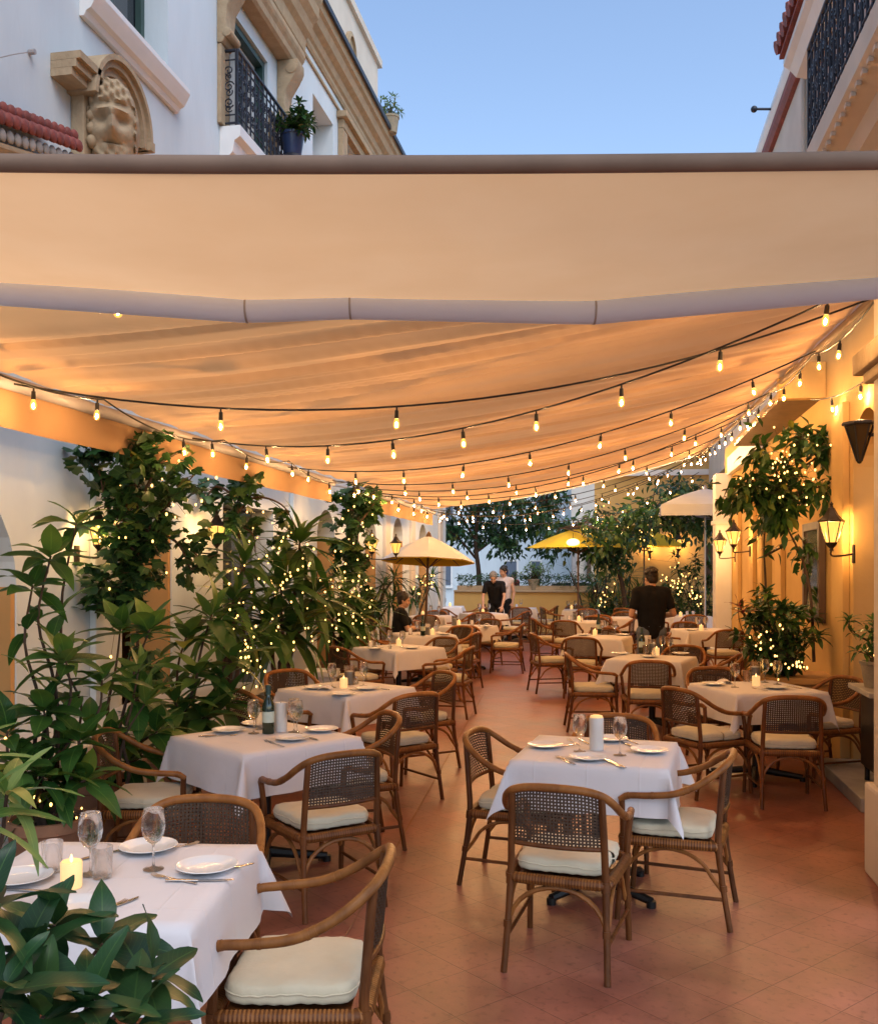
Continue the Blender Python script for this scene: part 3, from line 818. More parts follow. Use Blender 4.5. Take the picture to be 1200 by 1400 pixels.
def canopy_pt(a, b):
    fx, fy, fz = front_line(a)
    p0 = W(fx, fy, fz + .035)
    L0, R0 = W(-3.05, 4.05, 2.93), W(2.3, 3.95, 2.95)
    # far line
    e = left_edge(Y_END).lerp(right_edge(Y_END), a)
    bb = b
    yl = L0.y + (Y_END - L0.y) * bb; yr = R0.y + (Y_END - R0.y) * bb
    l = left_edge(yl); r = right_edge(yr)
    k = min(1, bb / .12); k = k * k * (3 - 2 * k)
    l = Vector((l.x + (L0.x - l.x) * (1 - k), yl, L0.z + .035 + (l.z - L0.z - .035) * k))
    r = Vector((r.x + (R0.x - r.x) * (1 - k), yr, R0.z + .035 + (r.z - R0.z - .035) * k))
    p = l.lerp(r, a)
    sag = .15 * 4 * a * (1 - a) * (1 - .28 * a) * (1 - math.exp(-a / .08)) - .035
    p.z -= sag * k
    # at the front follow the hem exactly
    w = max(0, 1 - bb / .05)
    p = p.lerp(p0, w)
    f = 0
    for (c, wd, am, sk, ph) in FOLDS:
        cc = c + sk * (a - .5) + .16 * math.sin(a * 3.1 + c * .35) 
        d = (p.y - cc) / wd
        if abs(d) < 3:
            f += am * math.exp(-d * d * (20 if (d < 0) == (ph > .38) else .8)) * (.12 + .88 * math.sin(PI * min(1, max(0, a))) ** .7)
    f += .008 * math.sin(p.y * 9.5 + .6 * math.sin(a * 3.1))
    p.z += f * (1 - w) * min(1, (1 - b) / .02 + .15)
    return p
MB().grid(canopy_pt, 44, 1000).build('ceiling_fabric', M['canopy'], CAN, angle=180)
# flat overhang between the front bar and the hem
def over_pt(a, b):
    fx, fy, fz = front_line(a)
    q = W(fx, fy, fz + .03)
    bx = -3.05 + 5.35 * a
    p = W(bx * .75, 2.55 + .012 * math.sin(a * PI), 2.835 - .02 * math.sin(a * PI))
    r = q.lerp(p, b)
    r.z -= .035 * math.sin(PI * b) + .006 * math.sin(b * 9 + a * 14)
    return r
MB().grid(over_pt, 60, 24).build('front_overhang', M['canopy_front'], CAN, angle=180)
m = MB()
m.tube([W((-3.05 + 5.35 * t) * .75, 2.55, 2.84 - .02 * math.sin(t * PI)) for t in [i / 24 for i in range(25)]], .024, 12)
m.build('front_bar', M['bar'], CAN)
m = MB()
pts = []
for i in range(61):
    x, y, z = front_line(i / 60); pts.append(W(x, y, z))
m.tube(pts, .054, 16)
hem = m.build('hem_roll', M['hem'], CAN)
for t in (.42, .502, .682, .93):
    x, y, z = front_line(t); d = .004
    m = MB(); m.tube([W(x - d, y, z), W(x + d, y, z)], .0555, 16); m.build('seam', M['alu'], hem)
for (y0, y1) in ((3.4, 12.2), (13.95, 19.35)):
    m = MB(); m.tube([(-3.66, y0, 2.885), (-3.66, y1, 2.865)], .045, 12)
    t = m.build('side_tube', M['tube'], CAN)
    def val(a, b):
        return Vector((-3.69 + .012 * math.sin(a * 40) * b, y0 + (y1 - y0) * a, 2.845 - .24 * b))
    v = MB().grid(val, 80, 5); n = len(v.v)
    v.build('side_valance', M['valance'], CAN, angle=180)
m = MB(); m.tube([right_edge(4.6 + i * .74) + Vector((.0, 0, -.01)) for i in range(21)], .025, 8)
m.build('edge_tube', M['bar'], CAN)
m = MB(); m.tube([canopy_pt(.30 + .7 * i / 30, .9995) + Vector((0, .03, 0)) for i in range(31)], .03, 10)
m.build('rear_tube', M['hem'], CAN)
m = MB()
for s in (6.0, 9.0, 12.1, 14.1, 17, 19.2):
    m.tube([(-3.66, s, 2.9), (XL + .005, s, 3.0)], .02, 8)
m.build('wall_arm', M['alu'], CAN)

# ------------------------------------------------------------------ string lights
SOCK = MB(); SOCK.tube([(0, 0, 0), (0, 0, -.03), (0, 0, -.032), (0, 0, -.085)], [.006, .007, .0135, .0155], 8)
sock0 = SOCK.build('bulb_socket', M['cable']); sock_me = sock0.data
BULB = MB(); BULB.lathe([(.0, -.157), (.01, -.155), (.0175, -.147), (.0215, -.132), (.021, -.118), (.0165, -.1), (.012, -.086), (.0, -.085)], 10)
bulb0 = BULB.build('bulb', M['bulb']); bulb_me = bulb0.data
FIL = MB(); FIL.ball((0, 0, -.128), .0075, .0075, .018, 6, 5); fil0 = FIL.build('filament', M['filament']); fil_me = fil0.data; bpy.data.objects.remove(fil0)
bpy.data.objects.remove(sock0); bpy.data.objects.remove(bulb0)
rb = random.Random(11)
def string_lights(label, pts, spacing, sag, first=.3, skip=(), group='strings of warm bulbs under the canopy', hang=.03, bulb_scale=.92):
    """pts: anchor points; the cable sags between them"""
    o = thing('string_lights', label, 'string lights', pts[0], 0, group)
    base = Vector(pts[0])
    path = []
    sags = sag if isinstance(sag, (list, tuple)) else [sag] * (len(pts) - 1)
    for (p, q, sg) in zip(pts[:-1], pts[1:], sags):
        n = 24
        for i in range(n):
            t = i / n
            c = Vector(p).lerp(Vector(q), t); c.z -= sg * 4 * t * (1 - t)
            path.append(c - base)
    path.append(Vector(pts[-1]) - base)
    MB().tube(path, .0065, 6).build('cable', M['cable'], o)
    acc = 0; nxt = first; k = 0
    for a, b in zip(path[:-1], path[1:]):
        d = (b - a).length
        while acc + d >= nxt:
            t = (nxt - acc) / d
            p = a.lerp(b, t)
            if k not in skip:
                s = bpy.data.objects.new('bulb_socket', sock_me); COL.objects.link(s); s.parent = o
                s.location = p + Vector((0, 0, .004)); s.rotation_euler = (rb.uniform(-.12, .12), rb.uniform(-.12, .12), 0)
                s.scale = (bulb_scale,) * 3
                l = bpy.data.objects.new('bulb', bulb_me); COL.objects.link(l); l.parent = s
                fl_ = bpy.data.objects.new('filament', fil_me); COL.objects.link(fl_); fl_.parent = s
            k += 1
            nxt += spacing * rb.uniform(.9, 1.1)
        acc += d
    return o
def LE(y, dz=0): return Vector((-3.58, y, 2.86 + dz))
def RE(y, dz=0): v = right_edge(y); return Vector((v.x - .03, v.y, v.z - .04 + dz))
string_lights('frontmost cable of warm bulbs crossing below the hem roll of the canopy', [LE(5.25), RE(6.25)], 1.05, .38, first=.12, skip=(3, 4, 5, 6, 7))
string_lights('second cable of bulbs from the front, rising to the right end of the hem roll', [LE(7.75), Vector((1.17, 5.45, 3.2))], .62, .34, first=.25)
string_lights('third cable of bulbs from the front, crossing the whole canopy', [LE(10.2), RE(8.05)], .68, .36, first=.3)
string_lights('fourth cable of bulbs from the front, hung in a shallow curve', [LE(11.9), RE(10.4)], .72, .36, first=.4)
string_lights('fifth cable of bulbs from the front, behind the hanging side valance end', [LE(12.9), RE(12.7)], .70, .36, first=.3)
string_lights('sixth cable of bulbs from the front, level with the second side valance', [LE(14.6), RE(14.9)], .70, .38, first=.5)
string_lights('slack cable of bulbs between the fifth and sixth ones', [LE(13.7), RE(11.5)], .75, .42, first=.45)
string_lights('slack cable of bulbs between the eighth and the rear edge one', [LE(18.5), RE(17.5)], .6, .5, first=.25)
string_lights('seventh cable of bulbs from the front, low across the far canopy', [LE(16.2), RE(16.8)], .66, .4, first=.3)
string_lights('eighth cable of bulbs from the front, near the far canopy edge', [LE(17.8), RE(18.2)], .62, .42, first=.4)
string_lights('farthest cable of bulbs along the rear edge of the canopy', [LE(19.3), RE(19.3)], .55, .46, first=.2)
string_lights('extra cable of bulbs slung just beyond the rear edge of the canopy', [LE(20.3), Vector((1.7, 20.4, 3.7))], .5, .55, first=.3)
string_lights('cable of bulbs looped along the left side tube of the canopy', [Vector((-3.36, 4.3, 2.87)), Vector((-3.36, 5.9, 2.87)), Vector((-3.36, 7.9, 2.86)), Vector((-3.36, 9.6, 2.86)), Vector((-3.36, 11.9, 2.85)), Vector((-3.36, 14.2, 2.84)), Vector((-3.36, 16.6, 2.84)), Vector((-3.36, 19.2, 2.84))], 1.25, [.06, .10, .08, .1, .12, .1, .1], first=.35)
string_lights('cable of bulbs running along the right edge of the canopy by the yellow wall', [RE(6.3, -.02), RE(8.2), RE(10.4), RE(12.7), RE(14.9), RE(16.9), RE(19.2)], .80, .07, first=.9)
string_lights('short cable of bulbs looped under the dark soffit of the yellow wall', [Vector((2.015, 7.5, 3.3)), Vector((1.88, 9.84, 3.38))], .95, .09, first=.8)
string_lights('single short cable with a bulb hanging below the front hem on the left', [W(-1.75, 4.03, 2.95), W(-1.0, 4.03, 2.935)], .9, .005, first=.40)

# ------------------------------------------------------------------ wall lanterns
def lantern(label, loc, rz, lit=True, size=1.0, arm=.2, power=1.0, group='glowing wall lanterns'):
    """wall at x=0, lamp hangs out along +x; loc is the wall point at the lamp's middle"""
    o = thing('wall_lantern', label, 'wall lamp', loc, rz, group if lit else None)
    s = size
    m = MB(); m.box(.002, .02, -.03, .03, -.2 * s - .1, -.2 * s + .06); m.build('wall_plate', M['bronze'], o, bevel=.004)
    m = MB(); m.tube(catmull([(.02, 0, -.2 * s - .02), (arm * .6, 0, -.2 * s - .035), (arm, 0, -.2 * s - .03), (arm, 0, -.17 * s)], 5), .009, 6); m.build('arm', M['bronze'], o)
    m = MB(); m.lathe([(.0, -.2 * s), (.02 * s, -.19 * s), (.016 * s, -.17 * s), (.035 * s, -.15 * s), (.055 * s, -.125 * s), (.058 * s, -.115 * s), (.0, -.115 * s)], 8, (arm, 0, 0)); m.build('lower_cup', M['bronze'], o, angle=20)
    m = MB(); m.lathe([(.05 * s, -.113 * s), (.075 * s, -.03 * s), (.105 * s, .068 * s)], 6, (arm, 0, 0)); m.build('glass', M['lantern'] if lit else M['glass'], o, smooth=False)
    m = MB()
    for k in range(6):
        a = 2 * PI * k / 6
        m.tube([(arm + .052 * s * math.cos(a), .052 * s * math.sin(a), -.115 * s), (arm + .108 * s * math.cos(a), .108 * s * math.sin(a), .072 * s)], .005 * s, 5)
    m.build('cage', M['bronze'], o)
    m = MB(); m.lathe([(.0, .071 * s), (.118 * s, .07 * s), (.122 * s, .08 * s), (.10 * s, .095 * s), (.06 * s, .135 * s), (.035 * s, .18 * s), (.03 * s, .195 * s), (.018 * s, .2 * s), (.012 * s, .22 * s), (.018 * s, .235 * s), (.0, .255 * s)], 6, (arm, 0, 0)); m.build('roof', M['bronze'], o, angle=20)
    if lit:
        ld = bpy.data.lights.new('lamp_flame', 'POINT'); ld.energy = LAMP_W * power; ld.color = (1, .54, .18); ld.shadow_soft_size = .035 * s
        l = bpy.data.objects.new('lamp_flame', ld); COL.objects.link(l); l.parent = o; l.location = (arm, 0, -.02 * s)
    return o
LAMP_W = 34
lantern('large glowing lantern on the yellow wall beside the framed menu', (XR, 8.72, 2.07), PI, size=.95, arm=.19)
lantern('glowing lantern on the yellow wall nearer of the close pair by the white end pilaster', (XR - .06, 14.7, 2.2), PI, size=1.0, arm=.24)
lantern('glowing lantern touching the white end pilaster, farther of the close pair', (XR - .004, 16.95, 2.13), PI, size=1.0, arm=.26)
us = thing('wall_sconce', 'unlit black upward flaring sconce on the yellow wall near the pillar capital', 'wall lamp', (XR, 7.72, 2.72), PI)
m = MB(); m.box(.002, .02, -.035, .035, -.1, .12); m.build('wall_plate', M['iron'], us, bevel=.004)
m = MB(); m.tube([(.02, 0, .03), (.12, 0, .03)], .014, 8); m.build('arm', M['iron'], us)
m = MB(); m.lathe([(.0, -.19), (.014, -.185), (.02, -.17), (.045, -.08), (.075, .02), (.10, .10)], 6, (.2, 0, 0)); m.build('flared_body', M['smoked'], us, smooth=False)
m = MB(); m.lathe([(.0, .101), (.125, .101), (.13, .11), (.12, .128), (.05, .14), (.0, .142)], 6, (.2, 0, 0)); m.build('lid', M['iron'], us, angle=20)
m = MB()
for k in range(6):
    a_ = 2 * PI * k / 6; m.tube([(.2 + .018 * math.cos(a_), .018 * math.sin(a_), -.17), (.2 + .104 * math.cos(a_), .104 * math.sin(a_), .10)], .006, 5)
m.build('cage', M['iron'], us)
lantern('glowing lantern on the white left wall behind the climbing vine', (XL, 9.2, 2.1), 0, size=.9, arm=.24, power=.5)
lantern('glowing lantern on the left wall beside the white parasol, nearer one', (XL, 15.45, 2.12), 0, size=1.0, arm=.26, power=.1)
lantern('glowing lantern on the left wall in front of the white parasol, farther one', (XL, 15.98, 2.09), 0, size=.9, arm=.55, power=.03)
lantern('glowing lantern half hidden by leaves at the far left of the white wall', (XL, 7.0, 2.02), 0, size=.8, arm=.2, power=.5)
# ------------------------------------------------------------------ chair
def make_chair():
    t = thing('rattan_armchair', 'x', 'chair', (0, 0, 0), 0, 'rattan armchairs around the tables')
    half = [(.262, .245, .622), (.268, .20, .648), (.277, .10, .657), (.279, -.03, .675), (.268, -.14, .72), (.245, -.222, .775), (.205, -.272, .815), (.13, -.298, .838), (0, -.307, .845)]
    full = half + [(-x, y, z) for x, y, z in half[-2::-1]]
    path = catmull(full, 5)
    m = MB(); n = len(path)
    rs = [.0162 + .0025 * math.sin(PI * i / (n - 1)) for i in range(n)]
    m.tube(path, rs, 10)
    for k in (4, 5, 11, 17, 18, n - 5, n - 6, n - 12, n - 18, n - 19):
        p = path[k]; d = (path[k + 1] - path[k - 1]).normalized() * .006
        m.tube([p - d, p + d], rs[k] + .0016, 10)
    m.build('top_rail', M['rattan'], t)
    # legs: rear ones run up to the rail as back posts, front ones carry the arms
    for s in (-1, 1):
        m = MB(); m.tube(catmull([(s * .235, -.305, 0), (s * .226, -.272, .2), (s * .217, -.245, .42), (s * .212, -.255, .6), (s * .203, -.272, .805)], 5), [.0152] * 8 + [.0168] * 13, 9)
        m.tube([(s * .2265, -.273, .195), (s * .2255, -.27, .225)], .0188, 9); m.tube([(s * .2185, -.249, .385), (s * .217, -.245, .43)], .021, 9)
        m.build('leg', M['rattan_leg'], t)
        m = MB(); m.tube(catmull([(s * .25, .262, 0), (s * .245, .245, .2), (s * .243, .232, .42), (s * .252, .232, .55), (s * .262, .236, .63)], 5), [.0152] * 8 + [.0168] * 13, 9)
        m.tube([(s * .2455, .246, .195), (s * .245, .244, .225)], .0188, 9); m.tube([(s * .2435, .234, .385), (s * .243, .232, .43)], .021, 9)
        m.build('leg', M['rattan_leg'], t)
        # side arch and stretcher
        m = MB()
        arch = [(s * .237, .24, .2)] + [(s * .229, .0 + .225 * math.cos(a), .21 + .175 * math.sin(a)) for a in [PI * i / 10 for i in range(1, 10)]] + [(s * .222, -.262, .2)]
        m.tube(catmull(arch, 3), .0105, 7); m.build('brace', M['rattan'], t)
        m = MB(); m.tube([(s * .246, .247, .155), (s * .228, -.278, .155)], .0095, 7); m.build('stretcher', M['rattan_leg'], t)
    for (y, w) in ((.243, .235), (-.262, .222)):
        m = MB()
        arch = [(w * math.cos(a), y + (.016 if y < 0 else -.008) * math.sin(a), .2 + .185 * math.sin(a)) for a in [PI * i / 14 for i in range(15)]]
        m.tube(arch, .0115, 7); m.build('brace', M['rattan'], t)
    # seat frame wrapped in cane
    ring = []
    for (cx, cy, a0) in ((.20, .19, 0), (-.20, .19, PI / 2), (-.18, -.2, PI), (.18, -.2, 1.5 * PI)):
        for i in range(5):
            a = a0 + PI / 2 * i / 4
            ring.append((cx + .05 * math.cos(a), cy + .05 * math.sin(a), .415))
    m = MB(); m.tube(ring, .024, 10, closed=True)
    m.add([(.2, .2, .42), (-.2, .2, .42), (-.19, -.2, .42), (.19, -.2, .42)], [(0, 1, 2, 3)])
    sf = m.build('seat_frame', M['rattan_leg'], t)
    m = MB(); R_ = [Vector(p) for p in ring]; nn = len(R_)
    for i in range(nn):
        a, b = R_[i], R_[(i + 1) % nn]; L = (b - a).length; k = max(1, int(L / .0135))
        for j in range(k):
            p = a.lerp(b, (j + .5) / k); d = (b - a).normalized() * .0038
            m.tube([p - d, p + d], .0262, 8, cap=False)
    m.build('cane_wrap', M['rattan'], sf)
    # cushion
    def cu(a, b):
        th = 2 * PI * a
        r = (abs(math.cos(th)) ** 7 + abs(math.sin(th)) ** 7) ** (-1 / 7)
        prof = [(0, .0), (.9, .0), (.975, .004), (.998, .016), (1.0, .032), (.997, .048), (.97, .06), (.86, .068), (.6, .073), (.25, .0755), (0, .076)]
        f = b * 10; i = min(9, int(f)); k = f - i
        rr = prof[i][0] + (prof[i + 1][0] - prof[i][0]) * k; zz = prof[i][1] + (prof[i + 1][1] - prof[i][1]) * k
        w = .22 - .012 * (math.sin(th) < 0)
        wr = .0035 * math.sin(th * 7 + rr * 5) * rr ** 3 * (zz > .03) + .002 * math.sin(th * 31 + 2 * math.sin(th * 5)) * (rr > .9)
        return (w * r * rr * math.cos(th), .0 + .215 * r * rr * math.sin(th), .438 + zz + wr)
    m = MB().grid(cu, 64, 20, uv=False)
    cz = m.build('cushion', M['cushion'], t, angle=80)
    m = MB()
    pip = [(cu(i / 64, .42)[0] * 1.004, cu(i / 64, .42)[1] * 1.004, cu(i / 64, .42)[2]) for i in range(64)]
    m.tube(pip, .0035, 5, closed=True); m.build('piping', M['cushion'], cz)
    # woven back panel
    def panel(p, q, off=0):
        zt = .845 - .028 * abs(p) ** 3.5 - .012
        z = .575 + (zt - .575) * q
        y0 = -.248 - .03 * (1 - p * p); y1 = -.270 - .034 * (1 - p * p)
        lean = y0 + (y1 - y0) * q
        return Vector(((.207 - .006 * q) * p, lean + off, z))
    m = MB()
    nx, nz = 26, 17
    for i in range(nx):
        p = -1 + 2 * (i + .5) / nx; w = .0046
        vs = []
        for j in range(nz + 1):
            q = j / nz
            c = panel(p, q, .0022 * (1 if (i + j) % 2 else -1)); vs += [c + Vector((-w, 0, 0)), c + Vector((w, 0, 0))]
        m.add(vs, [(2 * j, 2 * j + 1, 2 * j + 3, 2 * j + 2) for j in range(nz)])
    for j in range(nz):
        q = (j + .5) / nz; w = .0044
        vs = []
        for i in range(nx + 1):
            p = -1 + 2 * i / nx
            c = panel(p, q, .0022 * (1 if (i + j) % 2 else -1)); vs += [c + Vector((0, 0, -w)), c + Vector((0, 0, w))]
        m.add(vs, [(2 * i, 2 * i + 1, 2 * i + 3, 2 * i + 2) for i in range(nx)])
    bp = m.build('backrest', M['weave'], t, angle=60)
    m = MB(); m.tube([panel(-1 + 2 * i / 12, 0) for i in range(13)], .011, 8); m.build('lower_rail', M['rattan_leg'], bp)
    return t
CH0 = make_chair(); CH_used = False
def chair(xc, yc, fx, fy, label):
    """centre in view metres, facing direction in view metres"""
    global CH_used
    p = W(xc, yc); f = W(fx, fy)
    rz = math.atan2(f.y, f.x) - PI / 2
    if not CH_used:
        CH_used = True
        CH0.location = p; CH0.rotation_euler = (0, 0, rz); CH0.scale = (.95, .95, .96); CH0['label'] = label
        return CH0
    return dup(CH0, p, rz + random.uniform(-.06, .06), label)

# ------------------------------------------------------------------ table and cloth
def make_table():
    t = thing('dining_table', 'x', 'table', (0, 0, 0), 0, 'square pedestal dining tables')
    MB().box(-.385, .385, -.385, .385, .715, .744).build('tabletop', M['table_wood'], t, bevel=.006)
    m = MB(); m.tube([(0, 0, .03), (0, 0, .68)], .034, 12); m.box(-.2, .2, -.03, .03, .68, .7145); m.box(-.03, .03, -.2, .2, .682, .7143); m.build('column', M['black_metal'], t)
    for k in range(4):
        a = PI / 4 + k * PI / 2 + .2; d = Vector((math.cos(a), math.sin(a), 0))
        m = MB(); m.tube([d * .02 + Vector((0, 0, .075)), d * .16 + Vector((0, 0, .055)), d * .36 + Vector((0, 0, .032))], [.034, .028, .022], 8)
        m.tube([d * .36 + Vector((0, 0, 0)), d * .36 + Vector((0, 0, .035))], .025, 10)
        m.build('foot', M['black_metal'], t)
    return t
T0 = make_table(); T_used = False
def cloth_mesh(seed):
    r = random.Random(seed)
    A, D = .397, .235
    n1, n2 = 14, 10
    ph = [r.uniform(0, 6.3) for _ in range(8)]
    am = [r.uniform(.004, .013) for _ in range(4)]
    def side(p):
        return (abs(p) - A if abs(p) > A else 0) * (1 if p > 0 else -1)
    co = [-A - D + D * i / n2 for i in range(n2)] + [-A + 2 * A * i / n1 for i in range(n1 + 1)] + [A + D * (i + 1) / n2 for i in range(n2)]
    def pt(i, j):
        p, q = co[i], co[j]
        e, g = abs(side(p)), abs(side(q))
        sx, sy = (1 if p > 0 else -1), (1 if q > 0 else -1)
        cx, cy = max(-A, min(A, p)), max(-A, min(A, q))
        top = .7515
        if e < 1e-6 and g < 1e-6:
            return (cx, cy, top + .0006 * math.sin(p * 21 + ph[0]) + .0005 * math.sin(q * 17 + ph[1]))
        rr = math.hypot(e, g); phi = math.atan2(g, e)     # 0 = along x, pi/2 along y
        dg = math.sin(2 * phi) ** 1.6
        k = (0 if sx > 0 else 1) + (0 if sy > 0 else 2)
        al = R(3.5) + R(15 + 7 * math.sin(ph[4] + k * 2.1)) * dg
        # direction of the outward lean: the fold of spare cloth at the corner is pinched together
        pd = phi + (.22 * math.sin(4 * phi) if dg > 0 else 0) * math.cos(ph[5] + k)
        hx, hy = math.cos(pd), math.sin(pd)
        rise = min(1, rr / .02)
        bend = .008 * (1 - math.exp(-rr / .012))
        h = rr * math.sin(al) + bend
        z = -rr * math.cos(al) * (1 if rr > .02 else rr / .02 * .85 + .15)
        # soft ripples along the sides
        if g < 1e-6 or e < 1e-6:
            along = q if g < 1e-6 else p
            ed = max(0, 1 - (abs(along) / A) ** 4)
            h += (am[k] * math.sin(along * 13 + ph[2 + (k % 2)]) + .004 * math.sin(along * 29 + ph[6])) * (rr / D) * ed + .012 * (rr / D) * ed
        x = cx + sx * h * hx; y = cy + sy * h * hy
        return (x, y, top + z)
    m = MB(); N_ = len(co)
    vs = [pt(i, j) for j in range(N_) for i in range(N_)]
    fs = [(j * N_ + i, j * N_ + i + 1, (j + 1) * N_ + i + 1, (j + 1) * N_ + i) for j in range(N_ - 1) for i in range(N_ - 1)]
    m.add(vs, fs)
    return m
CLOTHS = []
def table(xc, yc, dirx, diry, name):
    """centre; (dirx,diry) = direction of one table edge, in view metres"""
    global T_used
    p = W(xc, yc); f = W(dirx, diry); rz = math.atan2(f.y, f.x)
    lab = 'square pedestal table under the cloth of ' + name
    if not T_used:
        T_used = True; T0.location = p; T0.rotation_euler = (0, 0, rz); T0['label'] = lab; t = T0
    else:
        t = dup(T0, p, rz, lab)
    k = len(CLOTHS) % 4
    if len(CLOTHS) < 4:
        c = cloth_mesh(20 + k).build('tablecloth', M['cloth'], angle=180)
    else:
        c = CLOTHS[k].copy(); COL.objects.link(c)
    CLOTHS.append(c)
    c.location = p; c.rotation_euler = (0, 0, rz + (PI / 2) * ((len(CLOTHS) // 4) % 4))
    tag(c, 'white tablecloth draped over ' + name, 'tablecloth', 'white tablecloths')
    return t

# ------------------------------------------------------------------ things on the tables
def mk_plate():
    m = MB(); m.lathe([(.0, .006), (.055, .006), (.062, .008), (.07, .013), (.098, .019), (.101, .021), (.099, .0225), (.07, .0165), (.062, .0115), (.05, .0095), (.0, .0095)], 28)
    o = m.build('dinner_plate', M['china']); return o
def mk_wine():
    m = MB(); m.lathe([(.0, .002), (.034, .002), (.034, .004), (.012, .008), (.0045, .014), (.0038, .03), (.0038, .075), (.006, .085), (.022, .096), (.034, .115), (.039, .14), (.0375, .165), (.032, .20), (.0305, .202), (.0305, .2)], 20)
    return m.build('wine_glass', M['glass'], angle=60)
def mk_tumbler():
    m = MB(); m.lathe([(.0, .002), (.028, .002), (.030, .006), (.034, .1), (.033, .101), (.032, .1), (.028, .012), (.0, .01)], 20)
    return m.build('water_tumbler', M['glass'], angle=60)
def mk_fork():
    m = MB()
    m.tube([(0, -.095, .004), (0, -.03, .003), (0, .03, .005), (0, .04, .004)], [.0062, .004, .003, .0045], 6, flat=.35)
    m.tube([(0, .038, .004), (0, .05, .003)], [.005, .0115], 6, flat=.25)
    for k in range(4):
        x = -.009 + .006 * k; m.tube([(x, .05, .003), (x, .075, .0035), (x, .095, .008)], [.0018, .0016, .001], 5)
    return m.build('fork', M['steel'])
def mk_knife():
    m = MB(); m.tube([(0, -.105, .005), (0, -.05, .005), (0, 0, .004)], [.007, .0075, .0055], 8, flat=.5)
    m.prism([(-.005, 0), (.007, 0), (.009, .06), (.006, .1), (-.005, .112)], .0035, .0052, 'z')
    return m.build('knife', M['steel'])
def mk_napkin():
    m = MB()
    def f(a, b):
        x, y = (a - .5) * .11, (b - .5) * .14
        return (x + .01 * math.sin(y * 40), y, .004 + .022 * (1 - (2 * a - 1) ** 2) * (1 + .35 * math.sin(b * 9)))
    m.grid(f, 10, 12, uv=False)
    def f2(a, b):
        x, y = (a - .5) * .13, (b - .5) * .15
        return (x, y, .003 + .001 * math.sin(x * 90))
    m.grid(f2, 6, 6, uv=False)
    return m.build('napkin', M['cloth'], angle=120)
def mk_pillar():
    t = thing('pillar_candle', 'x', 'candle')
    m = MB(); m.lathe([(.0, .001), (.038, .001), (.039, .004), (.039, .17), (.037, .176), (.03, .174), (.026, .166), (.0, .164)], 24); m.build('wax', M['wax'], t, angle=50)
    m = MB(); m.tube([(0, 0, .163), (.001, 0, .178)], .0015, 5); m.build('wick', M['black_metal'], t)
    return t
def mk_pillar_lit():
    t = mk_pillar(); t.name = 'pillar_candle'
    m = MB(); m.lathe([(.0, .1765), (.036, .177), (.033, .186), (.02, .19), (.0, .189)], 20); m.build('molten_top', M['candle_lit'], t, angle=50)
    return t
def mk_votive():
    t = thing('votive_candle', 'x', 'candle')
    m = MB(); m.lathe([(.0, .002), (.03, .002), (.032, .006), (.033, .08), (.029, .085), (.024, .078), (.0, .076)], 20); m.build('glowing_wax', M['candle_lit'], t, angle=50)
    m = MB(); m.lathe([(.0, .077), (.005, .083), (.006, .09), (.002, .104), (.0, .106)], 8); m.build('flame', M['flame'], t)
    return t
def mk_hurricane():
    t = thing('hurricane_candle', 'x', 'candle')
    m = MB(); m.lathe([(.0, .001), (.042, .001), (.045, .004), (.046, .16), (.045, .161), (.0435, .16), (.0425, .008), (.0, .006)], 24); m.build('glass_cylinder', M['glass'], t, angle=50)
    m = MB(); m.lathe([(.0, .007), (.036, .007), (.036, .11), (.03, .113), (.0, .11)], 20); m.build('wax', M['wax'], t, angle=50)
    return t
def mk_bottle():
    t = thing('wine_bottle', 'x', 'bottle')
    m = MB(); m.lathe([(.0, .002), (.034, .002), (.036, .006), (.036, .165), (.032, .185), (.018, .215), (.0145, .23), (.0145, .275), (.0155, .276), (.0155, .29), (.0, .291)], 20); m.build('glass_body', M['bottle'], t, angle=50)
    m = MB(); m.lathe([(.0364, .07), (.0368, .07), (.0368, .135), (.0364, .135)], 24); m.build('blank_label', M['paper'], t, angle=50)
    m = MB(); m.lathe([(.0158, .235), (.0162, .235), (.0162, .292), (.0, .2925)], 14); m.build('foil_cap', M['green_paint'], t, angle=50)
    return t
def mk_salt():
    t = thing('salt_shaker', 'x', 'shaker')
    m = MB(); m.lathe([(.0, .001), (.018, .001), (.02, .004), (.016, .05), (.0, .05)], 12); m.build('glass_body', M['glass'], t, angle=50)
    m = MB(); m.lathe([(.0165, .0505), (.0175, .052), (.016, .066), (.008, .072), (.0, .073)], 12); m.build('steel_cap', M['steel'], t, angle=50)
    return t
def mk_vase():
    t = thing('bud_vase', 'x', 'vase')
    m = MB(); m.lathe([(.0, .001), (.022, .001), (.026, .02), (.02, .06), (.012, .085), (.015, .1), (.014, .1), (.011, .085), (.0, .03)], 14); m.build('glass_body', M['glass'], t, angle=60)
    m = MB(); m.tube([(0, 0, .03), (.004, .002, .14)], .0018, 5); m.ball((.004, .002, .15), .014, seg=8, rings=6); m.ball((.014, .004, .146), .008, seg=8, rings=6); m.build('flower', M['china'], t)
    return t
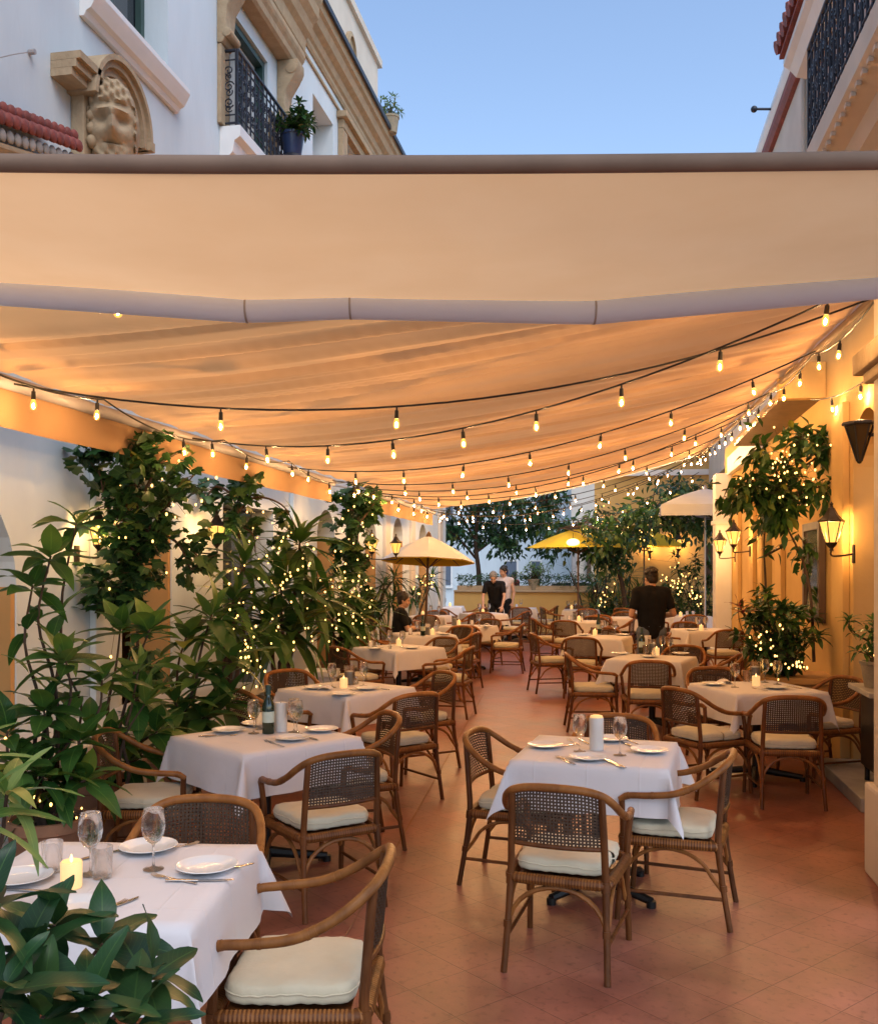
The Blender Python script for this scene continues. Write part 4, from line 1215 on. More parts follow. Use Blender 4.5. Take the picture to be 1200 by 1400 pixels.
MAKE = {'plate': (mk_plate, 'plate', 'white dinner plates'), 'wine': (mk_wine, 'wine glass', 'clear wine glasses'), 'tumbler': (mk_tumbler, 'tumbler', 'water tumblers'),
        'fork': (mk_fork, 'fork', 'forks'), 'knife': (mk_knife, 'knife', 'table knives'), 'napkin': (mk_napkin, 'napkin', 'folded napkins'), 'pillar': (mk_pillar, 'candle', 'pillar candles'),
        'pillar_lit': (mk_pillar_lit, 'candle', 'pillar candles'), 'votive': (mk_votive, 'candle', 'glowing votive candles'), 'hurricane': (mk_hurricane, 'candle', 'glass cylinder candles'),
        'bottle': (mk_bottle, 'bottle', 'green wine bottles'), 'salt': (mk_salt, 'shaker', 'salt shakers'), 'vase': (mk_vase, 'vase', 'bud vases')}
DESC = {'plate': 'white plate', 'wine': 'clear wine glass', 'tumbler': 'clear water tumbler', 'fork': 'steel fork', 'knife': 'steel knife', 'napkin': 'folded white napkin', 'pillar': 'white pillar candle', 'pillar_lit': 'tall pillar candle with a yellow top',
        'votive': 'small glowing candle', 'hurricane': 'candle in a glass cylinder', 'bottle': 'dark green bottle', 'salt': 'small shaker', 'vase': 'small bud vase'}
PROTO = {}
TOPZ = .752
def put(kind, p, where, rz=0.0, zoff=0.0, desc=None):
    fn, cat, grp = MAKE[kind]
    label = (desc or DESC[kind]) + ' ' + where
    p = Vector((p.x, p.y, TOPZ + zoff))
    if kind not in PROTO:
        o = fn(); PROTO[kind] = o
        o.location = p; o.rotation_euler = (0, 0, rz)
        return tag(o, label, cat, grp)
    return dup(PROTO[kind], p, rz, label, grp)
# ------------------------------------------------------------------ the tables, their chairs and what stands on them
TB = {}
def tb(key, xc, yc, dx, dy, name):
    table(xc, yc, dx, dy, name); TB[key] = (xc, yc, name)
tb('L1', -1.07, 3.07, .8, -.04, 'the foreground left table')
tb('L2', -1.02, 5.64, .72, .69, "the left row's second table")
tb('L3', -.76, 7.9, .64, .77, "the left row's third table")
tb('L4', -.5, 11.9, .72, .69, "the left row's fourth table")
tb('L5', -.25, 14.3, .9, .3, "the left row's fifth table")
tb('L6', .45, 16.2, .85, -.5, "the left row's sixth table, nearest the aisle")
tb('L7', -.2, 19.5, .95, -.2, 'the far left table beyond the seated woman')
tb('L8', .95, 20.6, .9, .3, 'the far table just before the standing couple')
tb('L9', .2, 24.2, .98, -.1, 'the farthest left table by the parapet')
tb('L10', 1.95, 23.2, .98, -.1, 'the rear table right of the standing couple')
tb('R1', .86, 5.2, .95, -.29, 'the foreground right table')
tb('R2', 2.33, 10.5, .9, -.45, "the right row's second table")
tb('R3', 2.28, 13.7, .9, -.35, "the right row's third table")
tb('R4', 2.62, 17.6, .9, -.2, "the right row's fourth table")
tb('R5', 3.3, 22.3, .95, -.2, "the right row's farthest table")
tb('R6', 4.7, 22.6, .95, -.1, 'the farthest table below glowing shrubs')
tb('R7', 3.55, 18.9, .9, .2, 'the table hidden behind the waiter')
tb('W1', 2.63, 7.95, .97, .21, 'the first table along the yellow wall')
tb('W2', 4.2, 15.2, .97, .1, 'the second table along the yellow wall')
tb('W3', 5.05, 19.6, .97, .1, 'the third table along the yellow wall')

def ch(key, xc, yc, where, fx=None, fy=None):
    tx, ty, name = TB[key]
    if fx is None:
        fx, fy = tx - xc, ty - yc
    chair(xc, yc, fx, fy, 'rattan armchair ' + where + ' ' + name)
ch('L1', -.45, 3.10, 'with its back to the aisle at', -1, .04)
ch('L1', -.95, 3.60, 'facing the camera behind', -.02, -1)
ch('L2', -.62, 5.06, 'with its lit lattice back to us at', -.55, .80)
ch('L2', -.56, 6.02, 'on the aisle side of', -.95, -.35)
ch('L2', -1.63, 5.45, 'on the planted side of', .98, .12)
ch('L3', -.33, 7.30, 'seen from behind on the near right of', -.62, .78)
ch('L3', -1.33, 7.50, 'seen from behind on the near left of', .75, .66)
ch('L3', -1.22, 8.45, 'facing us on the far left of', .62, -.75)
ch('L3', -.18, 8.40, 'on the far aisle side of', -.9, -.5)
ch('L4', -.98, 11.35, 'seen from behind on the near left of', .72, .7)
ch('L4', .10, 11.25, 'seen side on at the aisle corner of', -.95, .25)
ch('L4', -1.05, 12.45, 'facing us on the far left of', .7, -.7)
ch('L4', -.08, 12.5, 'facing us on the far right of', -.6, -.8)
ch('L5', .28, 13.75, 'at the aisle corner of', -.9, .35)
ch('L5', -.85, 14.1, 'on the planted side of', .97, .2)
ch('L5', .2, 14.9, 'on the far right of', -.6, -.75)
ch('L5', -.62, 15.05, 'under the seated woman beside', 1, -.2)
ch('L6', .42, 15.45, 'seen from behind at', .1, .99)
ch('L6', 1.12, 15.95, 'on the aisle side of', -.97, .2)
ch('L6', -.15, 16.6, 'on the planted side of', .9, -.3)
ch('L6', .8, 16.9, 'facing us behind', -.4, -.9)
ch('L7', -.25, 18.85, 'seen from behind at')
ch('L7', .42, 19.3, 'on the right of')
ch('L7', -.85, 19.7, 'on the left of')
ch('L7', -.1, 20.2, 'facing us behind')
ch('L8', .9, 19.9, 'seen from behind at')
ch('L8', 1.6, 20.3, 'on the aisle side of')
ch('L8', .35, 20.9, 'on the left of')
ch('L9', -.4, 24.1, 'on the left of')
ch('L9', .85, 24.0, 'on the right of')
ch('L10', 1.9, 22.45, 'seen from behind at')
ch('L10', 2.55, 23.0, 'on the aisle side of')
ch('L10', 1.35, 23.1, 'on the left of')
ch('R1', .585, 4.34, 'nearest the camera at', .33, .94)
ch('R1', 1.20, 4.90, 'on the wall side of', -.95, .3)
ch('R1', .46, 5.38, 'on the aisle side of', .95, -.30)
ch('R1', 1.04, 5.78, 'facing us behind', -.29, -.95)
ch('R2', 2.13, 9.80, 'with back turned at', .15, .98)
ch('R2', 1.66, 10.35, 'on the aisle side of', .98, -.05)
ch('R2', 2.80, 11.15, 'facing us behind', -.45, -.9)
ch('R2', 2.98, 10.35, 'on the wall side of', -.98, .2)
ch('R3', 1.93, 12.95, 'with back turned at', .2, .97)
ch('R3', 1.58, 13.45, 'on the aisle side of', .97, .2)
ch('R3', 2.5, 14.45, 'facing us behind', -.2, -.97)
ch('R3', 2.98, 13.6, 'on the wall side of', -.97, .2)
ch('R4', 1.98, 17.5, 'on the aisle side of', .98, .1)
ch('R4', 2.25, 16.9, 'with its dark back to us at', .3, .95)
ch('R4', 3.0, 18.25, 'facing us behind', -.4, -.9)
ch('R4', 3.2, 17.2, 'on the wall side of', -.9, .4)
ch('R5', 2.65, 22.2, 'on the aisle side of')
ch('R5', 3.3, 21.6, 'with back turned at')
ch('R5', 3.3, 23.0, 'facing us behind')
ch('R6', 4.3, 21.95, 'in front of')
ch('R6', 5.3, 22.5, 'on the right of')
ch('R7', 3.1, 18.35, 'with back turned at')
ch('R7', 3.75, 19.6, 'facing us behind')
ch('W1', 2.08, 7.50, 'on the aisle side of', .88, .45)
ch('W1', 2.58, 7.18, 'with back turned at', .05, 1)
ch('W1', 3.20, 8.05, 'against the wall at', -.97, -.25)
ch('W1', 2.52, 8.62, 'facing us behind', -.05, -1)
ch('W2', 4.3, 14.5, 'with back turned at', -.05, 1)
ch('W2', 3.55, 15.3, 'on the aisle side of', .97, .1)
ch('W2', 4.15, 15.95, 'facing us behind', 0, -1)
ch('W2', 4.9, 15.2, 'on the wall side of', -1, 0)
ch('W3', 5.0, 18.9, 'with back turned at')
ch('W3', 4.4, 19.6, 'on the left of')

def it(key, kind, u, v, where, rz=0.0, zoff=0.0, desc=None, fork=None):
    p = G(u, v, TOPZ)
    return put(kind, p, where + ' ' + TB[key][2], TH + R(rz), zoff, desc)
# foreground left table
it('L1', 'plate', 203, 1163, 'at the back edge of'); it('L1', 'plate', 283, 1190, 'on the right of'); it('L1', 'plate', 28, 1205, 'at the left edge of'); it('L1', 'plate', 102, 1248, 'behind leaves at the near side of')
it('L1', 'wine', 210, 1189, 'standing in the middle of'); it('L1', 'wine', 124, 1196, 'beside the lit candle on'); it('L1', 'tumbler', 140, 1200, 'behind the lit candle on'); it('L1', 'tumbler', 72, 1192, 'left of the lit candle on')
it('L1', 'votive', 98, 1214, 'on', 0)
it('L1', 'fork', 238, 1203, 'in front of the right plate on', 62); it('L1', 'knife', 272, 1205, 'in front of the right plate on', -88); it('L1', 'knife', 306, 1190, 'leaning beside the right plate on', -55)
it('L1', 'knife', 150, 1243, 'at the near edge of', -32); it('L1', 'fork', 138, 1246, 'at the near edge of', -32); it('L1', 'knife', 150, 1167, 'at the back edge of', -40); it('L1', 'fork', 238, 1160, 'at the back edge of', -50); it('L1', 'knife', 18, 1218, 'at the left edge of', 80)
# left row second table
it('L2', 'plate', 313, 1001, 'on the left corner of'); it('L2', 'plate', 400, 1012, 'at the near right side of'); it('L2', 'plate', 440, 1000, 'on the right corner of'); it('L2', 'plate', 352, 992, 'on the far side of')
it('L2', 'wine', 347, 1003, 'left of the green bottle on'); it('L2', 'wine', 406, 1004, 'right of the white pillar candle on'); it('L2', 'wine', 402, 1001, 'behind another glass right of the candle on')
it('L2', 'bottle', 367, 1003, 'with a pale label on'); it('L2', 'pillar', 384, 1000, 'beside the green bottle on'); it('L2', 'tumbler', 356, 997, 'behind the green bottle on')
it('L2', 'fork', 372, 1016, 'left of the near plate on', 35); it('L2', 'fork', 378, 1018, 'close against the near plate on', 35); it('L2', 'knife', 424, 1009, 'right of the near plate on', 32); it('L2', 'knife', 296, 1006, 'near the left corner of', -65); it('L2', 'fork', 303, 1007, 'near the left corner of', -65)
# left row third table
it('L3', 'plate', 432, 942, 'on the left of'); it('L3', 'plate', 502, 943, 'on the right of'); it('L3', 'plate', 468, 951, 'at the near corner of')
it('L3', 'wine', 454, 940, 'left of the glass cylinder on'); it('L3', 'wine', 497, 938, 'right of the glass cylinder on'); it('L3', 'hurricane', 478, 936, 'on'); it('L3', 'votive', 470, 941, 'on'); it('L3', 'napkin', 445, 943, 'on'); it('L3', 'fork', 487, 945, 'on', 40); it('L3', 'knife', 521, 942, 'on', 40); it('L3', 'salt', 487, 935, 'on')
# left row fourth table
it('L4', 'plate', 513, 888, 'on the left of'); it('L4', 'plate', 563, 887, 'on the right of'); it('L4', 'wine', 512, 884, 'on the left of'); it('L4', 'wine', 533, 884, 'in the middle of'); it('L4', 'wine', 550, 885, 'on the right of'); it('L4', 'tumbler', 507, 887, 'on the left of'); it('L4', 'votive', 545, 883, 'on'); it('L4', 'salt', 533, 887, 'on')
# left row fifth
it('L5', 'hurricane', 584, 868, 'on'); it('L5', 'bottle', 578, 869, 'on'); it('L5', 'wine', 571, 868, 'on the left of'); it('L5', 'wine', 597, 867, 'on the right of'); it('L5', 'plate', 607, 868, 'on the right of'); it('L5', 'votive', 591, 868, 'on'); it('L5', 'tumbler', 561, 868, 'on')
it('L6', 'votive', 627, 855, 'on'); it('L6', 'wine', 655, 856, 'on the right of'); it('L6', 'tumbler', 645, 856, 'on'); it('L6', 'hurricane', 621, 855, 'on'); it('L6', 'plate', 667, 857, 'on the right of'); it('L6', 'napkin', 665, 855, 'on')
it('L7', 'votive', 578, 842, 'on'); it('L7', 'wine', 589, 841, 'on'); it('L7', 'wine', 600, 842, 'on the right of')
it('L8', 'wine', 655, 838, 'on the left of'); it('L8', 'wine', 668, 838, 'on the right of'); it('L8', 'votive', 660, 839, 'on')
it('L9', 'wine', 608, 829, 'on'); it('L9', 'votive', 615, 829, 'on'); it('L10', 'wine', 700, 831, 'on the left of'); it('L10', 'wine', 712, 831, 'on the right of'); it('L10', 'tumbler', 706, 832, 'on')
# foreground right table
it('R1', 'plate', 745, 1022, 'at the left edge of'); it('R1', 'plate', 804, 1039, 'at the near edge of'); it('R1', 'plate', 887, 1029, 'at the right edge of'); it('R1', 'plate', 834, 1013, 'behind the tall candle on')
it('R1', 'wine', 792, 1028, 'left of the tall candle on'); it('R1', 'wine', 847, 1033, 'right of the tall candle on'); it('R1', 'pillar_lit', 815, 1025, 'on')
it('R1', 'fork', 770, 1040, 'left of the near plate on', 15); it('R1', 'fork', 776, 1041, 'tight against the near plate on', 15); it('R1', 'knife', 836, 1044, 'right of the near plate on', 15); it('R1', 'knife', 842, 1045, 'outermost right of the near plate on', 15)
it('R1', 'fork', 784, 1015, 'at the far left of', 12); it('R1', 'knife', 797, 1014, 'at the far left of', 12); it('R1', 'knife', 852, 1016, 'at the far right of', 12); it('R1', 'fork', 862, 1014, 'at the far right of', 12); it('R1', 'knife', 764, 1021, 'beside the left plate on', -60)
# right row second table
it('R2', 'plate', 847, 895, 'on the left of'); it('R2', 'plate', 887, 899, 'at the near edge of'); it('R2', 'plate', 930, 895, 'on the right of')
it('R2', 'wine', 905, 893, 'left of the pair on'); it('R2', 'wine', 915, 895, 'right of the pair on'); it('R2', 'hurricane', 891, 893, 'on'); it('R2', 'votive', 897, 896, 'on'); it('R2', 'bottle', 877, 893, 'on'); it('R2', 'pillar', 885, 889, 'on'); it('R2', 'tumbler', 882, 894, 'on'); it('R2', 'vase', 893, 898, 'on')
it('R3', 'votive', 813, 869, 'on'); it('R3', 'wine', 823, 867, 'on the left of'); it('R3', 'wine', 840, 868, 'on the right of'); it('R3', 'plate', 797, 869, 'on the left of'); it('R3', 'plate', 850, 869, 'on the right of'); it('R3', 'bottle', 818, 866, 'on'); it('R3', 'tumbler', 810, 867, 'on')
it('R4', 'votive', 791, 849, 'on'); it('R4', 'wine', 802, 848, 'on the right of'); it('R4', 'tumbler', 778, 849, 'on'); it('R4', 'hurricane', 786, 848, 'on'); it('R4', 'vase', 795, 850, 'on')
it('R5', 'wine', 776, 833, 'on the left of'); it('R5', 'wine', 786, 833, 'on the right of'); it('R5', 'votive', 781, 833, 'on'); it('R6', 'tumbler', 855, 833, 'on the left of'); it('R6', 'tumbler', 863, 833, 'on the right of'); it('R6', 'wine', 841, 833, 'on')
# along the wall
it('W1', 'plate', 975, 937, 'on the left of'); it('W1', 'plate', 1060, 942, 'at the near edge of'); it('W1', 'wine', 1004, 940, 'left of the small candle on'); it('W1', 'wine', 1062, 936, 'on the right of'); it('W1', 'wine', 1045, 933, 'in the middle of'); it('W1', 'tumbler', 1020, 932, 'on the left of'); it('W1', 'hurricane', 1032, 929, 'on'); it('W1', 'votive', 1033, 938, 'on'); it('W1', 'napkin', 990, 934, 'on'); it('W1', 'fork', 1038, 943, 'on', 20); it('W1', 'knife', 1083, 940, 'on', 20)
it('W2', 'wine', 953, 861, 'on the left of'); it('W2', 'wine', 964, 861, 'on the right of'); it('W2', 'votive', 958, 862, 'on'); it('W2', 'plate', 944, 862, 'on'); it('W3', 'tumbler', 939, 842, 'on the left of'); it('W3', 'tumbler', 947, 842, 'on the right of'); it('W3', 'votive', 930, 843, 'on')
# ------------------------------------------------------------------ plants
def blade(mb, M_, L, Wd, droop=.3, fold=.25, n=5, pw=.75, wave=0.0):
    """one leaf along +y of M_"""
    vs, us = [], []
    for i in range(n + 1):
        t = i / n
        w = Wd * (math.sin(PI * t ** pw) ** .9 if 0 < t < 1 else 0.02)
        y = L * t * (1 - .12 * droop * t); z = -droop * L * t * t
        zz = wave * math.sin(t * 9)
        vs += [M_ @ Vector((-w, y, z + fold * w + zz)), M_ @ Vector((0, y, z)), M_ @ Vector((w, y, z + fold * w - zz))]
        us += [(0, t), (.5, t), (1, t)]
    fs = []
    for i in range(n):
        a = i * 3
        fs += [(a, a + 1, a + 4, a + 3), (a + 1, a + 2, a + 5, a + 4)]
    mb.add(vs, fs, us)

def lobed(mb, M_, S, rnd):
    """ivy / maple like leaf"""
    o = [(0, 0), (.28, -.06), (.52, .12), (.40, .36), (.46, .62), (.2, .62), (0, 1.0), (-.2, .62), (-.46, .62), (-.40, .36), (-.52, .12), (-.28, -.06)]
    vs = [M_ @ Vector((0, .38 * S, .05 * S))]; us = [(.5, .4)]
    for x, y in o:
        vs.append(M_ @ Vector((x * S, y * S, -.12 * S * (x * x * 3 + max(0, y - .4))))); us.append((.5 + x, y))
    n = len(o)
    mb.add(vs, [(0, 1 + (i + 1) % n, 1 + i) for i in range(n)], us)

def frame(d, roll=0.0):
    d = d.normalized()
    a = Vector((0, 0, 1)) if abs(d.z) < .95 else Vector((1, 0, 0))
    x = d.cross(a).normalized(); z = x.cross(d)
    m = Matrix((x, d, z)).transposed().to_4x4()
    return m @ Matrix.Rotation(roll, 4, 'Y')

def whorl(mb, p, axis, n, L, rnd, wid=.26, spread=(15, 95), droop=.35, nseg=5, fold=.25, pw=.75):
    """rosette of leaves at a shoot tip"""
    axis = axis.normalized(); b = frame(axis)
    for i in range(n):
        t = (i + .5) / n
        az = i * 2.39996 + rnd.uniform(-.3, .3)
        el = R(spread[0] + (spread[1] - spread[0]) * t + rnd.uniform(-10, 10))
        d = b @ Vector((math.sin(el) * math.cos(az), math.cos(el), math.sin(el) * math.sin(az)))
        l = L * rnd.uniform(.75, 1.12) * (.7 + .5 * t - .25 * t * t)
        base = p - axis * (.12 * L * t) + d * (.03 * L)
        Mx = Matrix.Translation(base) @ frame(d, rnd.uniform(-.35, .35))
        blade(mb, Mx, l, l * wid * .5 * rnd.uniform(.85, 1.15), droop * rnd.uniform(.5, 1.5), fold, nseg, pw, .004)

def pot_mesh(r, h, rim=.02):
    return [(.0, .0), (r * .68, 0), (r * .72, h * .04), (r * .95, h * .86), (r * .97, h * .87), (r + rim * .3, h * .88), (r + rim * .4, h), (r - .02, h), (r - .03, h * .9), (.0, h * .9)]

def stem_path(p, q, rnd, wob=.05, n=4):
    pts = [Vector(p)]
    for i in range(1, n):
        t = i / n
        pts.append(Vector(p).lerp(Vector(q), t) + Vector((rnd.uniform(-wob, wob), rnd.uniform(-wob, wob), 0)))
    pts.append(Vector(q))
    return catmull(pts, 4)

FAIRY = MB(); FAIRY.ball((0, 0, 0), .006, .006, .008, 6, 4)
fb0 = FAIRY.build('bulb', M['fairy']); fairy_me = fb0.data; bpy.data.objects.remove(fb0)
def fairy(label, pts, rnd, scale=1.0):
    o = thing('fairy_lights', label, 'fairy lights', pts[0], 0, 'fairy lights wound through the plants')
    base = Vector(pts[0]); m = MB()
    order = sorted([Vector(p) for p in pts], key=lambda p: p.z + .25 * math.sin(p.x * 9))
    m.tube([p - base for p in order], .0018, 4); m.build('wire', M['cable'], o)
    for p in pts[:100]:
        b = bpy.data.objects.new('bulb', fairy_me); COL.objects.link(b); b.parent = o
        b.location = Vector(p) - base; b.scale = (scale * rnd.uniform(.75, 1.35),) * 3
    return o

def shrub(name, label, cat, base, tips, mat, rnd, L=.26, wid=.28, n=11, pot=None, group=None, nseg=5, spread=(15, 95), droop=.35, root=None, stem_mat='bark', side=3, pot_mat='terracotta', sr=.009, pw=.75):
    """base: foot of the plant on the floor; tips: shoot ends (world); leaves in rosettes at the tips and along the shoots"""
    o = thing(name, label, cat, base, 0, group)
    base = Vector(base); z0 = 0
    if pot:
        r, h = pot
        m = MB(); m.lathe(pot_mesh(r, h), 24); po = m.build('pot', M[pot_mat], o, angle=35)
        m = MB(); m.lathe([(.0, h * .905), (r - .03, h * .905)], 20); m.build('soil', M['soil'], po)
        z0 = h * .9
    sm, lm = MB(), MB()
    for tp in tips:
        tp = Vector(tp) - base
        foot = Vector((rnd.uniform(-.05, .05), rnd.uniform(-.05, .05), z0))
        if root is not None: foot = Vector(root) - base + Vector((rnd.uniform(-.04, .04), rnd.uniform(-.04, .04), 0))
        path = stem_path(foot, tp, rnd, .05)
        k = len(path)
        sm.tube(path, [sr * (1.5 - i / k) for i in range(k)], 6)
        ax = (path[-1] - path[-4]).normalized() + Vector((0, 0, .35))
        whorl(lm, tp, ax, n, L, rnd, wid, spread, droop, nseg, pw=pw)
        for s in range(side):
            t = rnd.uniform(.45, .92); q = path[int(t * (k - 1))]
            whorl(lm, q, Vector((rnd.uniform(-1, 1), rnd.uniform(-1, 1), .8)), 3, L * .85, rnd, wid, (30, 90), droop, nseg, pw=pw)
    sm.build('stem', M[stem_mat], o)
    lm.build('foliage', M[mat], o, angle=180)
    return o

def vine(name, label, cat, guides, rnd, mat='leaf_dark', count=300, rad=.28, S=(.06, .12), kind='lobed', group=None, base=None, gap=.0, trunk_r=.016):
    """climber: guides are polylines of the woody stems; leaves hang about them"""
    b = Vector(base if base is not None else guides[0][0])
    o = thing(name, label, cat, b, 0, group)
    sm, lm = MB(), MB()
    paths = []
    for g in guides:
        p = catmull([Vector(x) - b for x in g], 6); paths.append(p)
        sm.tube(p, [trunk_r * (1 - .75 * i / len(p)) for i in range(len(p))], 6)
    tot = [sum((a - c).length for a, c in zip(p[:-1], p[1:])) for p in paths]
    # leafy clumps: twigs leave the stems, leaves sit round twig ends
    ncl = max(6, count // 11)
    out = []
    for c in range(ncl):
        p = rnd.choices(paths, weights=tot)[0]
        q = p[int(len(p) * (gap + (1 - gap) * rnd.random())) - 1]
        d = Vector((rnd.gauss(0, 1), rnd.gauss(0, 1), rnd.gauss(0, .8))).normalized() * rad * rnd.uniform(.25, 1.1)
        e = q + d
        sm.tube([q, q.lerp(e, .5) + Vector((0, 0, .03)), e], [.004, .003, .002], 4)
        for k in range(11):
            l = q.lerp(e, rnd.uniform(.45, 1.1)) + Vector((rnd.gauss(0, .045), rnd.gauss(0, .045), rnd.gauss(0, .05)))
            dd = (d.normalized() * .6 + Vector((rnd.gauss(0, .6), rnd.gauss(0, .6), rnd.gauss(-.35, .5))))
            s = rnd.uniform(*S)
            Mx = Matrix.Translation(l) @ frame(dd, rnd.uniform(-.9, .9))
            if kind == 'lobed': lobed(lm, Mx, s, rnd)
            else: blade(lm, Mx, s, s * .21, .3, .2, 3)
        out.append(b + e)
    sm.build('stem', M['bark'], o)
    lm.build('foliage', M[mat], o, angle=180)
    return out
rp = random.Random(5)
def Wp(u, v, yc):     # a point seen at pixel (u,v) at distance yc
    return W((u - 600) / F * yc, yc, H + (VH - v) / F * yc)

# close shrub at the lower left
tips = [Wp(75, 1265, 1.72), Wp(35, 1300, 1.6), Wp(140, 1290, 1.85), Wp(205, 1335, 1.75), Wp(120, 1375, 1.55), Wp(-20, 1240, 1.5), Wp(185, 1400, 1.6), Wp(60, 1390, 1.5), Wp(5, 1350, 1.45)]
shrub('potted_shrub', 'dark glossy shrub closest to the camera in the lower left corner', 'shrub', W(-.95, 1.75, 0), tips, 'leaf_dark', rp, L=.165, wid=.42, n=8, pot=(.26, .42), nseg=8, spread=(25, 100), droop=.25, side=1, sr=.006, pw=.85)
tips = [Wp(10, 1085, 2.6), Wp(-40, 1120, 2.5), Wp(-60, 1050, 2.6)]
shrub('young_potted_plant', 'pale green long leaved plant at the left picture edge', 'plant', W(-1.55, 2.75, 0), tips, 'leaf_light', rp, L=.24, wid=.22, n=8, pot=(.2, .36), nseg=7, spread=(15, 75), droop=.5, side=0)
# big broad leaved plants along the left wall
tips = [Wp(70, 760, 5.3), Wp(105, 715, 5.6), Wp(45, 800, 5.2), Wp(90, 900, 5.1), Wp(140, 930, 5.3), Wp(60, 970, 5.0), Wp(10, 1000, 4.9), Wp(110, 1010, 5.0), Wp(60, 1060, 4.8), Wp(120, 1065, 4.95), Wp(30, 1050, 4.8)]
shrub('broad_leaved_plant', 'tall dark broad leaved plant in a clay pot at the far left', 'plant', W(-2.02, 4.95, 0), tips, 'leaf_big', rp, L=.29, wid=.44, n=10, pot=(.2, .46), nseg=6, spread=(25, 105), droop=.35, side=2, sr=.01)
fairy('fairy lights glowing low in the clay pot of the broad leaved plant', [Wp(u, v, 4.85) for u, v in ((40, 1080), (55, 1095), (62, 1085), (100, 1110), (112, 1105), (118, 1115), (105, 1118), (20, 1110), (12, 1125), (48, 1090), (70, 1100), (8, 1010))], rp, 1.0)
tips = [Wp(205, 860, 6.2), Wp(190, 950, 5.9), Wp(165, 860, 6.3), Wp(215, 1000, 5.9), Wp(150, 1010, 5.8), Wp(180, 1040, 5.9)]
shrub('broad_leaved_plant', 'mid green plant with upright young leaves behind the second left table', 'plant', W(-2.15, 6.1, 0), tips, 'leaf_big', rp, L=.33, wid=.42, n=11, pot=(.22, .4), nseg=6, spread=(12, 95), droop=.3, side=1, sr=.011)
tips = [Wp(190, 915, 5.75), Wp(200, 960, 5.7), Wp(83, 905, 5.1)]
shrub('young_potted_plant', 'small plant with bright yellow green leaves behind the second left table', 'plant', W(-1.95, 5.75, 0), tips, 'leaf_light', rp, L=.26, wid=.32, n=6, pot=(.12, .3), nseg=6, spread=(10, 60), droop=.2, side=0)
tips = [Wp(290, 840, 7.3), Wp(270, 920, 6.9), Wp(320, 900, 7.2), Wp(280, 980, 6.8), Wp(240, 960, 6.8), Wp(310, 960, 7.0), Wp(255, 870, 7.2)]
shrub('broad_leaved_plant', 'spreading dark plant left of the carved stone pots', 'plant', W(-1.95, 7.0, 0), tips, 'leaf_strap', rp, L=.4, wid=.32, n=11, pot=(.2, .35), nseg=6, spread=(15, 100), droop=.4, side=2, sr=.012)
# dracaenas
def dracaena(label, base, heads, L=.5, wid=.085, n=26, pot=(.22, .35), mat='leaf_strap', pot_mat='pot_stone'):
    return shrub('strap_leaf_palm', label, 'palm', base, heads, mat, rp, L=L, wid=wid, n=n, pot=pot, nseg=5, spread=(5, 125), droop=.55, side=0, sr=.022, pot_mat=pot_mat, pw=.55, group=None)
dracaena('tall strap leaved palm with fairy lights standing in a carved stone pot', W(-1.65, 9.9, 0), [Wp(410, 740, 10.0), Wp(385, 800, 9.8), Wp(430, 810, 10.2), Wp(400, 860, 9.9), Wp(365, 850, 9.7)], L=.66, wid=.2, n=32, pot=(.27, .45))
dracaena('strap leaved palm in front of the dark doorway on the left', W(-2.1, 9.2, 0), [Wp(335, 770, 9.2), Wp(320, 820, 9.0), Wp(345, 870, 9.0), Wp(300, 850, 8.9)], L=.52, wid=.2, n=18, pot=(.22, .4))
dracaena('low strap leaved palm full of fairy lights by the fourth left table', W(-1.3, 12.6, 0), [Wp(470, 815, 12.6), Wp(455, 845, 12.4), Wp(490, 840, 12.7), Wp(478, 865, 12.5)], L=.62, wid=.16, n=32, pot=(.28, .5), pot_mat='terracotta')
dracaena('dark feathery fern behind the seated woman', W(-1.35, 16.4, 0), [Wp(525, 800, 16.4), Wp(535, 820, 16.2), Wp(515, 830, 16.3), Wp(540, 790, 16.8)], L=.5, wid=.1, n=30, pot=(.25, .45), mat='leaf_dark')
dracaena('small palm on the far side of the white parasol pole', W(-.6, 20.5, 0), [Wp(575, 800, 20.5), Wp(565, 815, 20), Wp(590, 790, 21)], L=.55, wid=.12, n=22, pot=(.25, .45), mat='leaf_dark')
# climbers on the left
vine('climbing_vine', 'leafy climbing vine with a thin trunk rising past the left side valance', 'vine', [[Wp(190, 960, 7.9), Wp(188, 820, 7.8), Wp(192, 740, 7.7), Wp(185, 650, 7.6), Wp(190, 600, 7.6)], [Wp(192, 740, 7.7), Wp(230, 690, 7.7), Wp(265, 650, 7.8)], [Wp(188, 760, 7.7), Wp(150, 700, 7.6), Wp(135, 640, 7.5)], [Wp(190, 720, 7.7), Wp(240, 740, 7.8), Wp(262, 780, 7.8)], [Wp(190, 660, 7.6), Wp(160, 620, 7.5), Wp(110, 606, 7.4)], [Wp(190, 790, 7.7), Wp(160, 800, 7.7), Wp(170, 840, 7.7)], [Wp(190, 690, 7.7), Wp(215, 640, 7.7), Wp(240, 620, 7.8)]], rp, 'leaf_dark', 1150, .27, (.07, .14))
fairy('fairy lights wound through the climbing vine on the left wall', [Wp(u, v, 7.5) for u, v in ((208, 664), (228, 703), (240, 707), (255, 705), (237, 690), (268, 690), (163, 735), (137, 740), (148, 735), (143, 712), (228, 783), (150, 805), (209, 740), (172, 735), (165, 663), (180, 632), (276, 685), (296, 653), (222, 655), (152, 898), (160, 845), (135, 720), (130, 730), (285, 655), (200, 632), (245, 630))], rp, 1.3)
